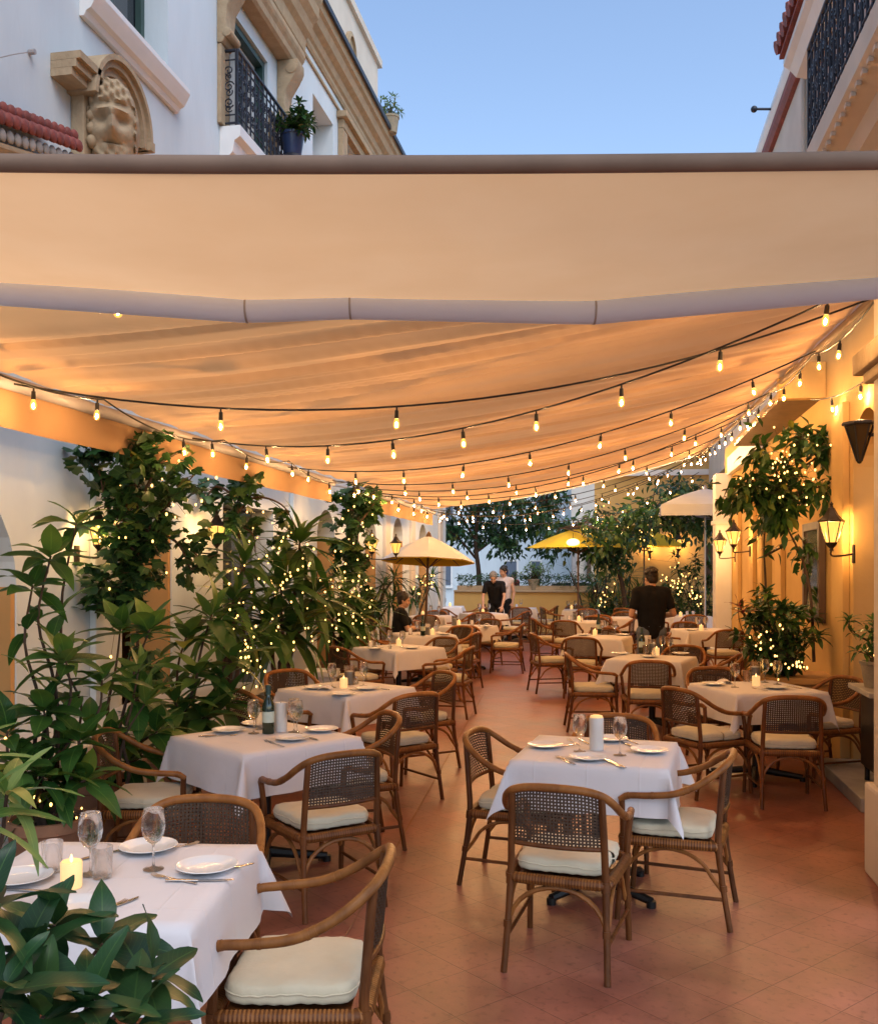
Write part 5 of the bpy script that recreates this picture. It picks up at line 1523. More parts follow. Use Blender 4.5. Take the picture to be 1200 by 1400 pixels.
vine('climbing_vine', 'vine branch hanging below the middle of the left side valance', 'vine', [[Wp(335, 900, 9.6), Wp(330, 780, 9.7), Wp(325, 700, 9.8), Wp(330, 660, 9.9)], [Wp(325, 700, 9.8), Wp(350, 680, 9.8), Wp(385, 690, 9.8), Wp(405, 720, 9.7)], [Wp(325, 680, 9.8), Wp(295, 665, 9.7), Wp(280, 690, 9.6)], [Wp(325, 720, 9.8), Wp(345, 730, 9.8), Wp(350, 760, 9.7)]], rp, 'leaf_dark', 280, .26, (.08, .15))
fairy('fairy lights strung along the hanging branch before the dark doorway', [Wp(u, v, 9.5) for u, v in ((338, 700), (346, 722), (352, 735), (365, 760), (330, 745), (388, 735), (394, 733), (398, 728), (385, 740), (360, 700), (337, 752), (372, 715), (310, 818), (329, 812), (318, 805))], rp, 1.4)
vine('climbing_vine', 'slim column of leafy vine between the left arches', 'vine', [[Wp(488, 880, 13.6), Wp(486, 780, 13.6), Wp(490, 720, 13.6), Wp(485, 665, 13.6)], [Wp(488, 720, 13.6), Wp(510, 690, 13.6), Wp(520, 670, 13.6)], [Wp(488, 700, 13.6), Wp(465, 690, 13.6)], [Wp(488, 760, 13.6), Wp(470, 750, 13.5)], [Wp(488, 780, 13.6), Wp(505, 765, 13.6)]], rp, 'leaf_dark', 620, .36, (.1, .18))
fairy('fairy lights spiralling up the slim vine column between the arches', [Wp(488 + 22 * math.sin(i * 2.4), 670 + i * 5.6, 13.2) for i in range(32)], rp, 1.6)
fairy('fairy lights scattered over the tall strap leaved palm', [Wp(u, v, 9.55) for u, v in [(395 + rp.gauss(0, 30), 740 + rp.random() * 150) for i in range(46)]], rp, 1.4)
fairy('fairy lights scattered over the palm before the dark doorway', [Wp(u, v, 8.8) for u, v in [(335 + rp.gauss(0, 22), 770 + rp.random() * 130) for i in range(26)]], rp, 1.3)
fairy('fairy lights scattered over the low palm by the fourth left table', [Wp(u, v, 12.2) for u, v in [(470 + rp.gauss(0, 24), 790 + rp.random() * 85) for i in range(44)]], rp, 1.6)
fairy('fairy lights in the small palm by the white parasol pole', [Wp(u, v, 20) for u, v in [(578 + rp.gauss(0, 10), 785 + rp.random() * 28) for i in range(22)]], rp, 2.0)
fairy('fairy lights among the dark plants beside the carved stone pots', [Wp(u, v, 7.6) for u, v in [(345 + rp.gauss(0, 10), 880 + rp.random() * 60) for i in range(14)]], rp, 1.2)
# pots and pedestals
def urn(label, p, r, h, mat='pot_stone'):
    o = thing('stone_urn', label, 'urn', p)
    m = MB(); m.lathe([(.0, 0), (r * .75, 0), (r * .75, h * .1), (r * .5, h * .16), (r * .55, h * .24), (r * .85, h * .4), (r * .97, h * .7), (r * .92, h * .84), (r * 1.08, h * .88), (r * 1.12, h), (r * .95, h), (r * .9, h * .9), (0, h * .9)], 28); m.build('bowl', M[mat], o, angle=35)
    m = MB()
    for k in range(16):
        a = 2 * PI * k / 16; m.ball((r * .93 * math.cos(a), r * .93 * math.sin(a), h * .62), r * .1, r * .1, h * .13, 8, 6)
    m.build('relief_band', M[mat], o)
    return o
urn('squat carved stone pot below the tall strap leaved palm', W(-1.5, 9.2, 0), .27, .4)
m = thing('pedestal', 'white plastered pedestal block beside the carved stone pots', 'pedestal', W(-1.35, 11.0, 0), TH)
MB().box(-.16, .16, -.16, .16, 0, .5).build('shaft', M['white_paint'], m, bevel=.01, smooth=False)
MB().box(-.2, .2, -.2, .2, .501, .57).build('cap', M['white_paint'], m, bevel=.012, smooth=False)
MB().box(-.2, .2, -.2, .2, .0, .08).build('plinth', M['white_paint'], m, bevel=.012, smooth=False)
m = thing('planter_ledge', 'low white ledge running along the foot of the left wall', 'ledge', (0, 0, 0))
MB().box(XL + .005, -3.55, 2.0, 9.4, 0, .48).build('body', M['plaster'], m, smooth=False, bevel=.01)
MB().box(XL + .004, -3.48, 1.95, 9.45, .482, .55).build('coping', M['white_paint'], m, smooth=False, bevel=.012)
# right wall plants
pl = thing('planter_box', 'orange plastered planter box at the foot of the yellow wall', 'planter', W(3.4, 9.15, 0), TH - TH)
MB().box(-.42, .42, -.3, .35, 0, .66).build('body', M['plaster_orange'], pl, smooth=False, bevel=.012)
MB().box(-.45, .45, -.33, .38, .662, .72).build('rim', M['plaster_orange'], pl, smooth=False, bevel=.012)
vine('climbing_tree', 'small leafy tree with a leaning trunk and fairy lights against the yellow wall', 'tree', [[Wp(1112, 905, 9.2), Wp(1108, 820, 9.3), Wp(1098, 770, 9.35), Wp(1075, 720, 9.3), Wp(1062, 690, 9.3), Wp(1075, 640, 9.3)], [Wp(1065, 690, 9.3), Wp(1030, 670, 9.3), Wp(1012, 680, 9.3)], [Wp(1075, 650, 9.3), Wp(1110, 630, 9.3), Wp(1128, 610, 9.3)], [Wp(1070, 650, 9.3), Wp(1085, 610, 9.3), Wp(1100, 595, 9.3)], [Wp(1065, 680, 9.3), Wp(1100, 670, 9.3), Wp(1125, 665, 9.2)], [Wp(1062, 700, 9.3), Wp(1040, 690, 9.3), Wp(1020, 655, 9.3)], [Wp(1070, 660, 9.3), Wp(1050, 630, 9.3), Wp(1045, 620, 9.3)]], rp, 'leaf_small', 1250, .21, (.09, .17), kind='blade', gap=.76)
vine('climbing_tree', 'thin leafy stem climbing beside the green door on the yellow wall', 'tree', [[Wp(1050, 900, 9.6), Wp(1046, 800, 9.8), Wp(1044, 740, 9.9), Wp(1050, 700, 9.8)], [Wp(1044, 760, 9.9), Wp(1075, 745, 9.8)], [Wp(1100, 830, 9.4), Wp(1106, 760, 9.5), Wp(1090, 730, 9.5)]], rp, 'leaf_small', 150, .15, (.08, .15), kind='blade', gap=.2)
tips = []
for i in range(46):
    a_, r_ = rp.uniform(0, 6.28), rp.random() ** .5
    tips.append(Wp(1062 + 60 * r_ * math.cos(a_), 862 + 55 * r_ * math.sin(a_), 9.05 + rp.uniform(-.35, .3)))
shrub('bushy_plant', 'bushy green shrub growing in the planter box by the yellow wall', 'shrub', W(3.32, 9.1, .70), tips, 'leaf_small', rp, L=.15, wid=.42, n=11, nseg=4, spread=(15, 105), side=3, sr=.005)
tips = [Wp(1008, 828, 9.1), Wp(1015, 838, 9.0)]
shrub('red_tipped_plant', 'small plant with dark red leaf tips rising from the bushy shrub', 'plant', W(3.0, 9.1, .70), tips, 'leaf_red', rp, L=.16, wid=.16, n=7, nseg=4, spread=(20, 70), side=0, sr=.005)
fairy('fairy lights in the crown of the small tree by the yellow wall', [Wp(u, v, 9.0) for u, v in [(1075 + rp.gauss(0, 28), 645 + rp.gauss(0, 22)) for i in range(44)]], rp, 1.2)
fairy('fairy lights low in the bushy shrub by the yellow wall', [Wp(u, v, 8.65) for u, v in [(1060 + rp.gauss(0, 26), 880 + rp.gauss(0, 18)) for i in range(18)] + [(1095 + rp.gauss(0, 5), 908 + rp.gauss(0, 5)) for i in range(12)]], rp, 1.3)
# console and potted plant in the arched doorway, framed menu
m = thing('doorstep', 'grey stone doorstep under the arched doorway of the yellow wall', 'step', (0, 0, 0))
MB().box(1.72, 2.6, 7.25, 8.75, 0, .1).build('tread', M['stone_grey'], m, smooth=False, bevel=.01)
m = thing('console_table', 'black metal console with a pale stone top by the arched doorway', 'console', (0, 0, 0))
MB().box(1.80, 2.5, 7.35, 8.0, .80, .84).build('stone_top', M['stone_grey'], m, smooth=False, bevel=.008)
MB().box(1.88, 2.45, 7.42, 7.94, .22, .798).build('cabinet', M['black_metal'], m, smooth=False, bevel=.006)
for x, y in ((1.92, 7.46), (2.41, 7.46), (1.92, 7.9), (2.41, 7.9)):
    MB().tube([(x, y, .1), (x, y, .22)], .02, 8).build('leg', M['black_metal'], m)
pz = Vector((1.93, 7.7, .841))
tips = [pz + Vector((rp.uniform(-.2, .12), rp.uniform(-.15, .15), rp.uniform(.28, .55))) for i in range(14)]
shrub('small_potted_plant', 'small leafy plant in a pale pot on the black console', 'plant', pz, tips, 'leaf_big', rp, L=.1, wid=.36, n=9, pot=(.11, .2), nseg=3, spread=(15, 100), side=3, sr=.004, pot_mat='pot_stone')
fairy('few fairy lights in the small plant on the black console', [pz + Vector((.0 + rp.uniform(-.06, .02), rp.uniform(-.14, .1), rp.uniform(.2, .33))) for i in range(6)], rp, 1.2)
m = thing('framed_menu', 'dark wooden frame with a glazed menu panel on the yellow wall', 'menu frame', (0, 0, 0))
fr = MB(); x0, x1 = XR - .07, XR - .004
fr.box(x0, x1, 9.85, 9.93, 1.2, 2.2); fr.box(x0, x1, 10.62, 10.7, 1.2, 2.2); fr.box(x0, x1, 9.93, 10.62, 1.2, 1.28); fr.box(x0, x1, 9.93, 10.62, 2.12, 2.2)
fr.build('frame', M['wood_dark'], m, smooth=False, bevel=.006)
MB().box(x0 + .02, x0 + .04, 9.931, 10.619, 1.281, 2.119).build('glazed_panel', M['mirror'], m, smooth=False)
# plant pot on the left balcony, plant on the roof
pb = Vector((BX1 + .1, 11.25, 6.8))
tips = [pb + Vector((rp.uniform(-.22, .25), rp.uniform(-.28, .3), rp.uniform(.2, .55))) for i in range(26)]
shrub('balcony_plant', 'leafy plant in a dark blue pot hung on the left balcony railing', 'plant', pb, tips, 'leaf_small', rp, L=.12, wid=.45, n=10, pot=(.15, .26), nseg=3, spread=(15, 110), side=3, sr=.005, pot_mat='blue_glaze')
pb = Vector((XL + .3, 16.7, 9.5))
tips = [pb + Vector((rp.uniform(-.2, .2), rp.uniform(-.2, .2), rp.uniform(.4, .65))) for i in range(14)]
shrub('roof_plant', 'small pale shrub in a pot on the roof cornice', 'plant', pb, tips, 'leaf_light', rp, L=.12, wid=.3, n=8, pot=(.14, .3), nseg=3, spread=(15, 100), side=2, sr=.005, pot_mat='pot_stone')
# ------------------------------------------------------------------ rear of the terrace and what lies beyond
pw = thing('parapet_wall', 'ochre yellow parapet wall closing the far end of the terrace', 'wall', (0, 0, 0))
MB().box(-4.22, 3.2, 25.2, 25.62, -.2, 1.08).build('body', M['plaster_yellow'], pw, smooth=False)
MB().box(-4.22, 3.2, 25.14, 25.68, 1.083, 1.13).build('coping', M['stone'], pw, smooth=False, bevel=.01)
# hedge
hg = thing('hedge', 'clipped dark green hedge in the trough on top of the ochre parapet', 'hedge', (-2.2, 25.45, 1.13))
MB().box(-1.95, 2.05, -.16, .16, .0, .12).build('trough', M['stone'], hg, smooth=False)
m = MB(); rh = random.Random(8)
for i in range(2600):
    p = Vector((rh.uniform(-1.98, 2.08), rh.uniform(-.2, .2), .1 + rh.random() ** .7 * .3 + .02 * math.sin(i)))
    d = Vector((rh.gauss(0, 1), rh.gauss(0, 1), rh.gauss(.3, .8)))
    blade(m, Matrix.Translation(p) @ frame(d, rh.uniform(-1, 1)), rh.uniform(.05, .1), .016, .2, .2, 2)
m.build('foliage', M['leaf_dark'], hg, angle=180)
rg = random.Random(21)
p0 = W((727 - 600) / F * 24.8, 24.8, 1.131); p0.y = 25.4
tips = [p0 + Vector((rg.gauss(0, .22), rg.gauss(0, .2), .42 + rg.uniform(-.08, .3))) for i in range(26)]
shrub('potted_bush', 'round green bush in a pale pot standing on the ochre parapet', 'bush', p0, tips, 'leaf_light', rg, L=.13, wid=.3, n=9, pot=(.17, .3), nseg=3, spread=(15, 110), side=2, sr=.006, pot_mat='pot_stone')

def tree(label, base, limbs, clumps, rnd, leaf, S, mat='leaf_dark', per=16, rad=.5, group='trees at the far end', tr=.09):
    b = Vector(base); o = thing('leafy_tree', label, 'tree', b, 0, group)
    sm, lm = MB(), MB(); paths = []
    for k, g in enumerate(limbs):
        p = catmull([Vector(x) - b for x in g], 6); paths.append(p)
        r0 = tr if k == 0 else tr * .5
        sm.tube(p, [r0 * (1 - .7 * i / len(p)) for i in range(len(p))], 7)
    for c in clumps:
        c = Vector(c) - b
        q = min((x for p in paths for x in p), key=lambda x: (x - c).length)
        sm.tube([q, q.lerp(c, .5) + Vector((0, 0, .08)), c], [.014, .01, .005], 4)
        n = int(per * rnd.uniform(.6, 1.4))
        for i in range(n):
            d = Vector((rnd.gauss(0, 1), rnd.gauss(0, 1), rnd.gauss(0, .7))).normalized() * rad * rnd.random() ** .5
            s = rnd.uniform(*S)
            dd = d + Vector((rnd.gauss(0, .4), rnd.gauss(0, .4), rnd.gauss(-.25, .3)))
            blade(lm, Matrix.Translation(c + d) @ frame(dd, rnd.uniform(-1, 1)), s, s * .24, .35, .2, 2 if s < .16 else 3)
    sm.build('trunk', M['bark'], o); lm.build('crown', M[mat], o, angle=180)
    return o
# dark tree behind the parapet
cl = []
for i in range(190):
    u = rg.uniform(545, 765); lo = 775 - 22 * math.sin(max(0, min(1, (u - 560) / 170)) * PI) - 28 * abs(math.sin(u * .05)) + (10 if 610 < u < 700 else -8)
    v = rg.uniform(640, lo); yc = rg.uniform(27.5, 32)
    cl.append(Wp(u, v, yc))
tree('dark broad tree standing in the street behind the ochre parapet', W(1.25, 29.4, -.2), [[Wp(655, 812, 29.4), Wp(654, 780, 29.4), Wp(650, 740, 29.4), Wp(655, 690, 29.4), Wp(660, 640, 29.4)], [Wp(652, 765, 29.4), Wp(620, 730, 29), Wp(570, 700, 29)], [Wp(651, 755, 29.4), Wp(700, 720, 29.5), Wp(745, 705, 29.5)], [Wp(651, 740, 29.4), Wp(620, 690, 29), Wp(590, 650, 29)]], cl, rg, None, (.14, .26), per=32, rad=.42)
# tree with fairy lights leaning in from the right
cl = []
for i in range(120):
    t = rg.random() ** .75; u = 735 + 245 * t
    v = 722 + 14 * math.sin(t * 7) + rg.gauss(0, 13) - (8 if t > .7 else 0)
    cl.append(Wp(u, v, rg.uniform(19.2, 23) if u > 805 else rg.uniform(21.5, 23)))
for i in range(30):
    cl.append(Wp(rg.gauss(838, 14), rg.uniform(730, 775), rg.uniform(21.5, 22.5)))
for i in range(26):
    cl.append(Wp(rg.uniform(885, 975), rg.uniform(655, 700), rg.uniform(21.5, 23.5)))
tree('low branching tree strung with fairy lights before the yellow rear building', W(4.35, 22.6, 0), [[Wp(858, 870, 22.4), Wp(852, 810, 22.4), Wp(843, 775, 22.2), Wp(833, 745, 22), Wp(845, 715, 22)], [Wp(836, 750, 22), Wp(800, 728, 21.8), Wp(770, 722, 21.6)], [Wp(840, 740, 22), Wp(900, 722, 22), Wp(965, 716, 22)], [Wp(843, 718, 22), Wp(900, 690, 22.4), Wp(950, 670, 22.6)]], cl, rg, None, (.12, .22), per=18, rad=.32, tr=.07)
fairy('fairy lights strung through the low branching tree before the yellow rear building', [Wp(u, v, 20.6) for u, v in [(rg.uniform(800, 965), 722 + rg.gauss(0, 12)) for i in range(60)]], rg, 1.6)
# shrubs in front of the rear building
for lab, u, yc, n, L, mat, wid in (('strap leaved palm left of the waiter below the low tree', 850, 22.8, 20, .75, 'leaf_strap', .06), ('dark spiky palm between the low tree and the hedge', 822, 24.3, 16, .7, 'leaf_strap', .06), ('dark fern growing at the right end of the hedge', 806, 24.6, 14, .5, 'leaf_dark', .08)):
    b = W((u - 600) / F * yc, yc, 0)
    tips = [b + Vector((rg.gauss(0, .28), rg.gauss(0, .2), rg.uniform(.7, 1.75))) for i in range(7)]
    shrub('garden_palm', lab, 'palm', b, tips, mat, rg, L=L, wid=wid, n=n, pot=(.3, .45), nseg=4, spread=(5, 120), side=0, sr=.02, droop=.5, pw=.55)
for lab, u, yc, zt, cnt in (('leafy bush just right of the waiter, full of fairy lights', 918, 23.6, 1.75, 30), ('tall leafy bush against the white end pilaster', 958, 22.2, 2.2, 34), ('low dark bush under the low branching tree', 830, 23.4, 1.0, 22)):
    b = W((u - 600) / F * yc, yc, 0)
    tips = [b + Vector((rg.gauss(0, .42), rg.gauss(0, .3), rg.uniform(.35, zt))) for i in range(cnt)]
    shrub('garden_bush', lab, 'bush', b, tips, 'leaf_small', rg, L=.24, wid=.34, n=11, nseg=3, spread=(15, 110), side=3, sr=.008)
fairy('fairy lights glowing in the leafy bush just right of the waiter', [Wp(rg.gauss(922, 13), rg.gauss(795, 14), 22.6) for i in range(44)], rg, 2.4)
fairy('fairy lights glowing near the white end pilaster', [Wp(rg.gauss(952, 7), rg.gauss(815, 8), 21.4) for i in range(16)], rg, 2.2)
fairy('fairy lights low under the low branching tree', [Wp(rg.gauss(826, 8), rg.gauss(815, 8), 22.6) for i in range(14)], rg, 2.0)
# rear building on the right
rb_ = thing('rear_building', 'yellow plastered rear building with two lanterns behind the shrubs', 'building', (0, 0, 0))
wl = MB(); wl.box(-.55, 2.35, 26.4, 26.8, -.2, 5.2); wl.box(2.35, 2.95, 26.4, 26.8, 2.35, 5.2); wl.box(2.95, 6, 26.4, 26.8, -.2, 5.2); wl.box(-.55, -.2, 26.81, 30, -.2, 5.2)
wl.build('wall', M['plaster_cream'], rb_, smooth=False)
MB().box(2.36, 2.94, 26.7, 26.75, -.2, 2.34).build('dark_red_door', M['wood_dark'], rb_, smooth=False)
MB().box(-.6, 6, 26.3, 26.399, 4.2, 4.35).build('cornice', M['white_paint'], rb_, smooth=False)
MB().box(-.5, 6, 26.8, 34, 5.21, 5.35).build('roof', M['tile_red'], rb_, smooth=False)
def on_wall(u, v, y):
    r = (u - 600) / F; k = y / (r * ST + CT); return Vector((k * (r * CT - ST), y, H + (VH - v) / F * k))
lantern('glowing lantern hung on the yellow rear building, left of two', on_wall(888, 746, 26.395), -PI / 2, size=1.25, arm=.3)
lantern('glowing lantern hung on the yellow rear building, right of two', on_wall(926, 743, 26.395), -PI / 2, size=1.3, arm=.3)
# houses across the street
def far_house(label, x0, x1, y, z1, mat, wins, d=9):
    o = thing('town_house', label, 'house', (0, 0, 0))
    MB().box(x0, x1, y, y + d, -.2, z1).build('wall', mat, o, smooth=False)
    MB().box(x0 - .15, x1 + .15, y - .2, y + d, z1 + .002, z1 + .25).build('cornice', M['white_paint'], o, smooth=False)
    for (a, b, c, e) in wins:
        m = MB(); m.box(a - .08, a, y - .05, y - .003, c - .08, e + .08); m.box(b, b + .08, y - .05, y - .003, c - .08, e + .08); m.box(a, b, y - .05, y - .003, e, e + .08); m.box(a - .1, b + .1, y - .09, y - .003, c - .16, c - .081)
        w = m.build('window', M['white_paint'], o, smooth=False)
        MB().box(a + .002, b - .002, y - .03, y - .004, c + .001, e - .001).build('shutter', M['denim'], w, smooth=False)
    return o
far_house('white house across the street with grey blue shutters', -9.5, -1.9, 44.5, 8.5, M['plaster'], [(-8.3, -7.6, .9, 2.0), (-5.0, -4.5, 1.1, 2.0), (-3.8, -3.4, 1.0, 2.0), (-8.2, -7.5, 3.4, 5.0), (-5.6, -4.9, 3.4, 5.0), (-3.6, -2.9, 3.4, 5.0), (-6.7, -6.2, 3.4, 5.0)])
far_house('pale house across the street seen past the left wall', -18, -9.6, 46.5, 7.5, M['plaster_beige'], [(-12, -11.2, .9, 2.2), (-10.8, -10.1, 3.2, 4.6)])
sh = thing('shop_front', 'grey shop front with dark brown columns across the street', 'house', (0, 0, 0))
MB().box(-1.85, 3.5, 41.5, 50, -.2, 7).build('wall', M['plaster_beige'], sh, smooth=False)
for i in range(5):
    MB().box(-1.8 + i * .62, -1.62 + i * .62, 41.3, 41.497, -.2, 3.2).build('column', M['wood_dark'] if i % 2 else M['alu'], sh, smooth=False)
MB().box(-1.85, 1.6, 41.25, 41.498, 3.202, 3.6).build('fascia', M['alu'], sh, smooth=False)
# road sign without lettering, parked car
sg = thing('road_sign', 'small round blue road sign on a thin post beyond the hedge', 'sign', W((689 - 600) / F * 31, 31, -.2))
MB().tube([(0, 0, 0), (0, 0, 2.0)], .025, 8).build('post', M['alu'], sg)
m = MB(); m.tube([(0, -.03, 1.78), (0, -.045, 1.78)], .14, 20); m.build('blue_disc', M['blue_sign'], sg)
m = MB(); m.tube([(0, -.028, 1.78), (0, -.04, 1.78)], .16, 20); m.build('white_rim', M['white_paint'], sg)
car = thing('parked_car', 'white car parked in the street beyond the hedge', 'car', W((772 - 600) / F * 34.5, 34.5, -.2), TH)
side = [(-2.05, .45), (-2.08, .75), (-1.95, .88), (-1.15, .95), (-.6, 1.4), (-.2, 1.46), (.75, 1.45), (1.35, 1.12), (1.95, 1.05), (2.08, .9), (2.08, .45), (1.75, .3), (-1.75, .3)]
MB().prism([(x, z) for x, z in side], -.85, .85, 'y').build('body', M['car_paint'], car, bevel=.06, bseg=3, angle=50)
for s in (-1, 1):
    MB().prism([(-1.0, .98), (-.52, 1.36), (.1, 1.4), (.1, .98)], s * .852, s * .858, 'y').build('side_window', M['pane'], car, smooth=False)
    MB().prism([(.18, .98), (.18, 1.4), (.72, 1.38), (1.2, 1.1), (1.2, .98)], s * .852, s * .858, 'y').build('side_window', M['pane'], car, smooth=False)
    for x in (-1.3, 1.3):
        m = MB(); m.tube([(x, s * .68, .32), (x, s * .87, .32)], .32, 20); w = m.build('wheel', M['rubber'], car, angle=30)
        m = MB(); m.tube([(x, s * .7, .32), (x, s * .88, .32)], .2, 14); m.build('rim', M['alu'], w, angle=30)
    MB().obox((-2.06, s * .6, .72), .06, .3, .12).build('headlight', M['china'], car, bevel=.02)
MB().add([(-1.16, -.72, .96), (-1.16, .72, .96), (-.61, .66, 1.41), (-.61, -.66, 1.41)], [(0, 1, 2, 3)]).build('windscreen', M['pane'], car, smooth=False, matrix=Matrix.Translation((-.012, 0, .012)))

# ------------------------------------------------------------------ parasols
def parasol(label, loc, r, zt, ze, sides, mat, under=None, rot=0.0, pole_mat='wood_dark', val=.12, base=True):
    o = thing('parasol', label, 'parasol', loc, rot)
    vs, fs = [], []
    n = sides * 4
    m = MB()
    rings = 7
    for j in range(rings + 1):
        t = j / rings
        for k in range(n):
            a = 2 * PI * k / n
            seg = PI / sides
            loc_a = (a % (2 * seg)) - seg
            rr = r * math.cos(seg) / math.cos(loc_a)
            edge = 1 - abs(loc_a) / seg          # 1 in the middle of a panel
            z = zt + (ze - zt) * t + .035 * math.sin(PI * t) - .03 * edge * math.sin(PI * t)
            vs.append((rr * t * math.cos(a) + 0, rr * t * math.sin(a), z))
    for k in range(n):
        a = 2 * PI * k / n; seg = PI / sides; loc_a = (a % (2 * seg)) - seg
        rr = r * math.cos(seg) / math.cos(loc_a)
        vs.append((rr * 1.003 * math.cos(a), rr * 1.003 * math.sin(a), ze - val))
    for j in range(rings + 1 if val else rings):
        for k in range(n):
            fs.append((j * n + k, j * n + (k + 1) % n, (j + 1) * n + (k + 1) % n, (j + 1) * n + k))
    m.add(vs, fs); m.build('canopy', mat, o, angle=30)
    if under:
        v2 = [(x * .985, y * .985, z - .02) for x, y, z in vs[:(rings + 1) * n]]
        m = MB(); m.add(v2, [f for f in fs if max(f) < (rings + 1) * n]); m.build('lining', under, o, angle=30)
    m = MB(); m.tube([(0, 0, .1), (0, 0, zt + .03)], .022, 10); m.build('pole', M[pole_mat], o)
    m = MB(); m.lathe([(.0, zt - .02), (.06, zt - .03), (.03, zt + .05), (.0, zt + .08)], 10); m.build('finial', M[pole_mat], o)
    for k in range(sides):
        a = 2 * PI * (k) / sides
        m = MB(); m.tube([(0.02 * math.cos(a), .02 * math.sin(a), zt - .05), (r * .98 * math.cos(a), r * .98 * math.sin(a), ze - .01)], .009, 5)
        m.tube([(.02 * math.cos(a), .02 * math.sin(a), ze - .12), (r * .5 * math.cos(a), r * .5 * math.sin(a), (zt + ze) / 2 - .04)], .008, 5)
        m.build('rib', M[pole_mat], o)
    if base:
        m = MB(); m.lathe([(.0, 0), (.26, 0), (.26, .05), (.06, .08), (.04, .2), (.0, .2)], 20); m.build('foot', M['black_metal'], o, angle=35)
    return o
wp = parasol('white parasol with a yellow lining at the far left of the terrace', Vector((*Wp(580, 775, 17.2).xy, 0)), .86, 2.33, 1.86, 8, M['parasol_white'], M['parasol_yellow'], rot=.2, val=.0)
wp.rotation_euler = (R(-5), R(2), .2)
yp = parasol('large yellow parasol with a glowing lamp below, left of the low tree', Vector((*Wp(790, 775, 21.4).xy, 0)), 1.15, 2.62, 2.17, 8, M['parasol_yellow'], None, rot=.2, val=.0)
pl_ = thing('hanging_lamp', 'round glowing lamp hanging under the large yellow parasol', 'lamp', Vector((*Wp(783, 775, 20.5).xy, 2.27)))
m = MB(); m.tube([(0, 0, .09), (0, 0, .2)], .006, 5); m.lathe([(.0, .1), (.03, .095), (.03, .07), (.0, .07)], 10); m.build('cord', M['cable'], pl_)
MB().ball((0, 0, 0), .14, .14, .085, 16, 10).build('globe', M['globe'], pl_)
parasol('yellow parasol half hidden behind the low branching tree on the right', Vector((*Wp(880, 775, 24.6).xy, 0)), 1.1, 2.75, 2.27, 8, M['parasol_yellow'], None, rot=.1, val=.0)
parasol('square grey parasol by the white end pilaster on the right', Vector((*Wp(963, 775, 19.6).xy, 0)), 1.28, 3.35, 2.98, 4, M['awning_grey'], None, rot=PI / 4, val=.22, pole_mat='alu')
# ------------------------------------------------------------------ people
def remesh(o, vox, smooth_it=4):
    md = o.modifiers.new('remesh', 'REMESH'); md.mode = 'VOXEL'; md.voxel_size = vox; md.use_smooth_shade = True
    s = o.modifiers.new('smooth', 'SMOOTH'); s.iterations = smooth_it; s.factor = .5
    dg = bpy.context.evaluated_depsgraph_get()
    me = bpy.data.meshes.new_from_object(o.evaluated_get(dg))
    mats = [x for x in o.data.materials]
    o.modifiers.clear(); o.data = me
    if not me.materials:
        for x in mats: me.materials.append(x)
    me.polygons.foreach_set('use_smooth', [True] * len(me.polygons))
    return o

def hand(mb, w, d, side, up, s=1.0, curl=.5):
    """palm, four unequal curled fingers and a thumb. w wrist, d direction, side = thumb direction"""
    d = d.normalized(); side = (side - d * side.dot(d)).normalized(); n = d.cross(side).normalized()
    if n.dot(up) > 0: n = -n                   # n points to the palm side
    mb.cap(w, w + d * .03 * s, .026 * s, .03 * s, 8)
    for k, (off, ln) in enumerate(((.03, .072), (.01, .082), (-.01, .076), (-.029, .06))):
        a = w + d * .03 * s + side * off * .75 * s; b = w + d * .088 * s + side * off * s
        mb.cap(a, b, .0165 * s, .0125 * s, 7)
        c = b + (d * math.cos(curl) + n * math.sin(curl)).normalized() * ln * .45 * s
        e = c + (d * math.cos(curl * 2) + n * math.sin(curl * 2)).normalized() * ln * .33 * s
        f = e + (d * math.cos(curl * 2.8) + n * math.sin(curl * 2.8)).normalized() * ln * .25 * s
        mb.cap(b, c, .0098 * s, .009 * s, 7); mb.cap(c, e, .009 * s, .0084 * s, 7); mb.cap(e, f, .0084 * s, .0074 * s, 7)
    t0 = w + d * .03 * s + side * .026 * s; t1 = t0 + (d * .6 + side * .75 + n * .25).normalized() * .042 * s; t2 = t1 + (d * .9 + side * .25 + n * .35).normalized() * .03 * s
    mb.cap(t0, t1, .0135 * s, .011 * s, 7); mb.cap(t1, t2, .0105 * s, .009 * s, 7)

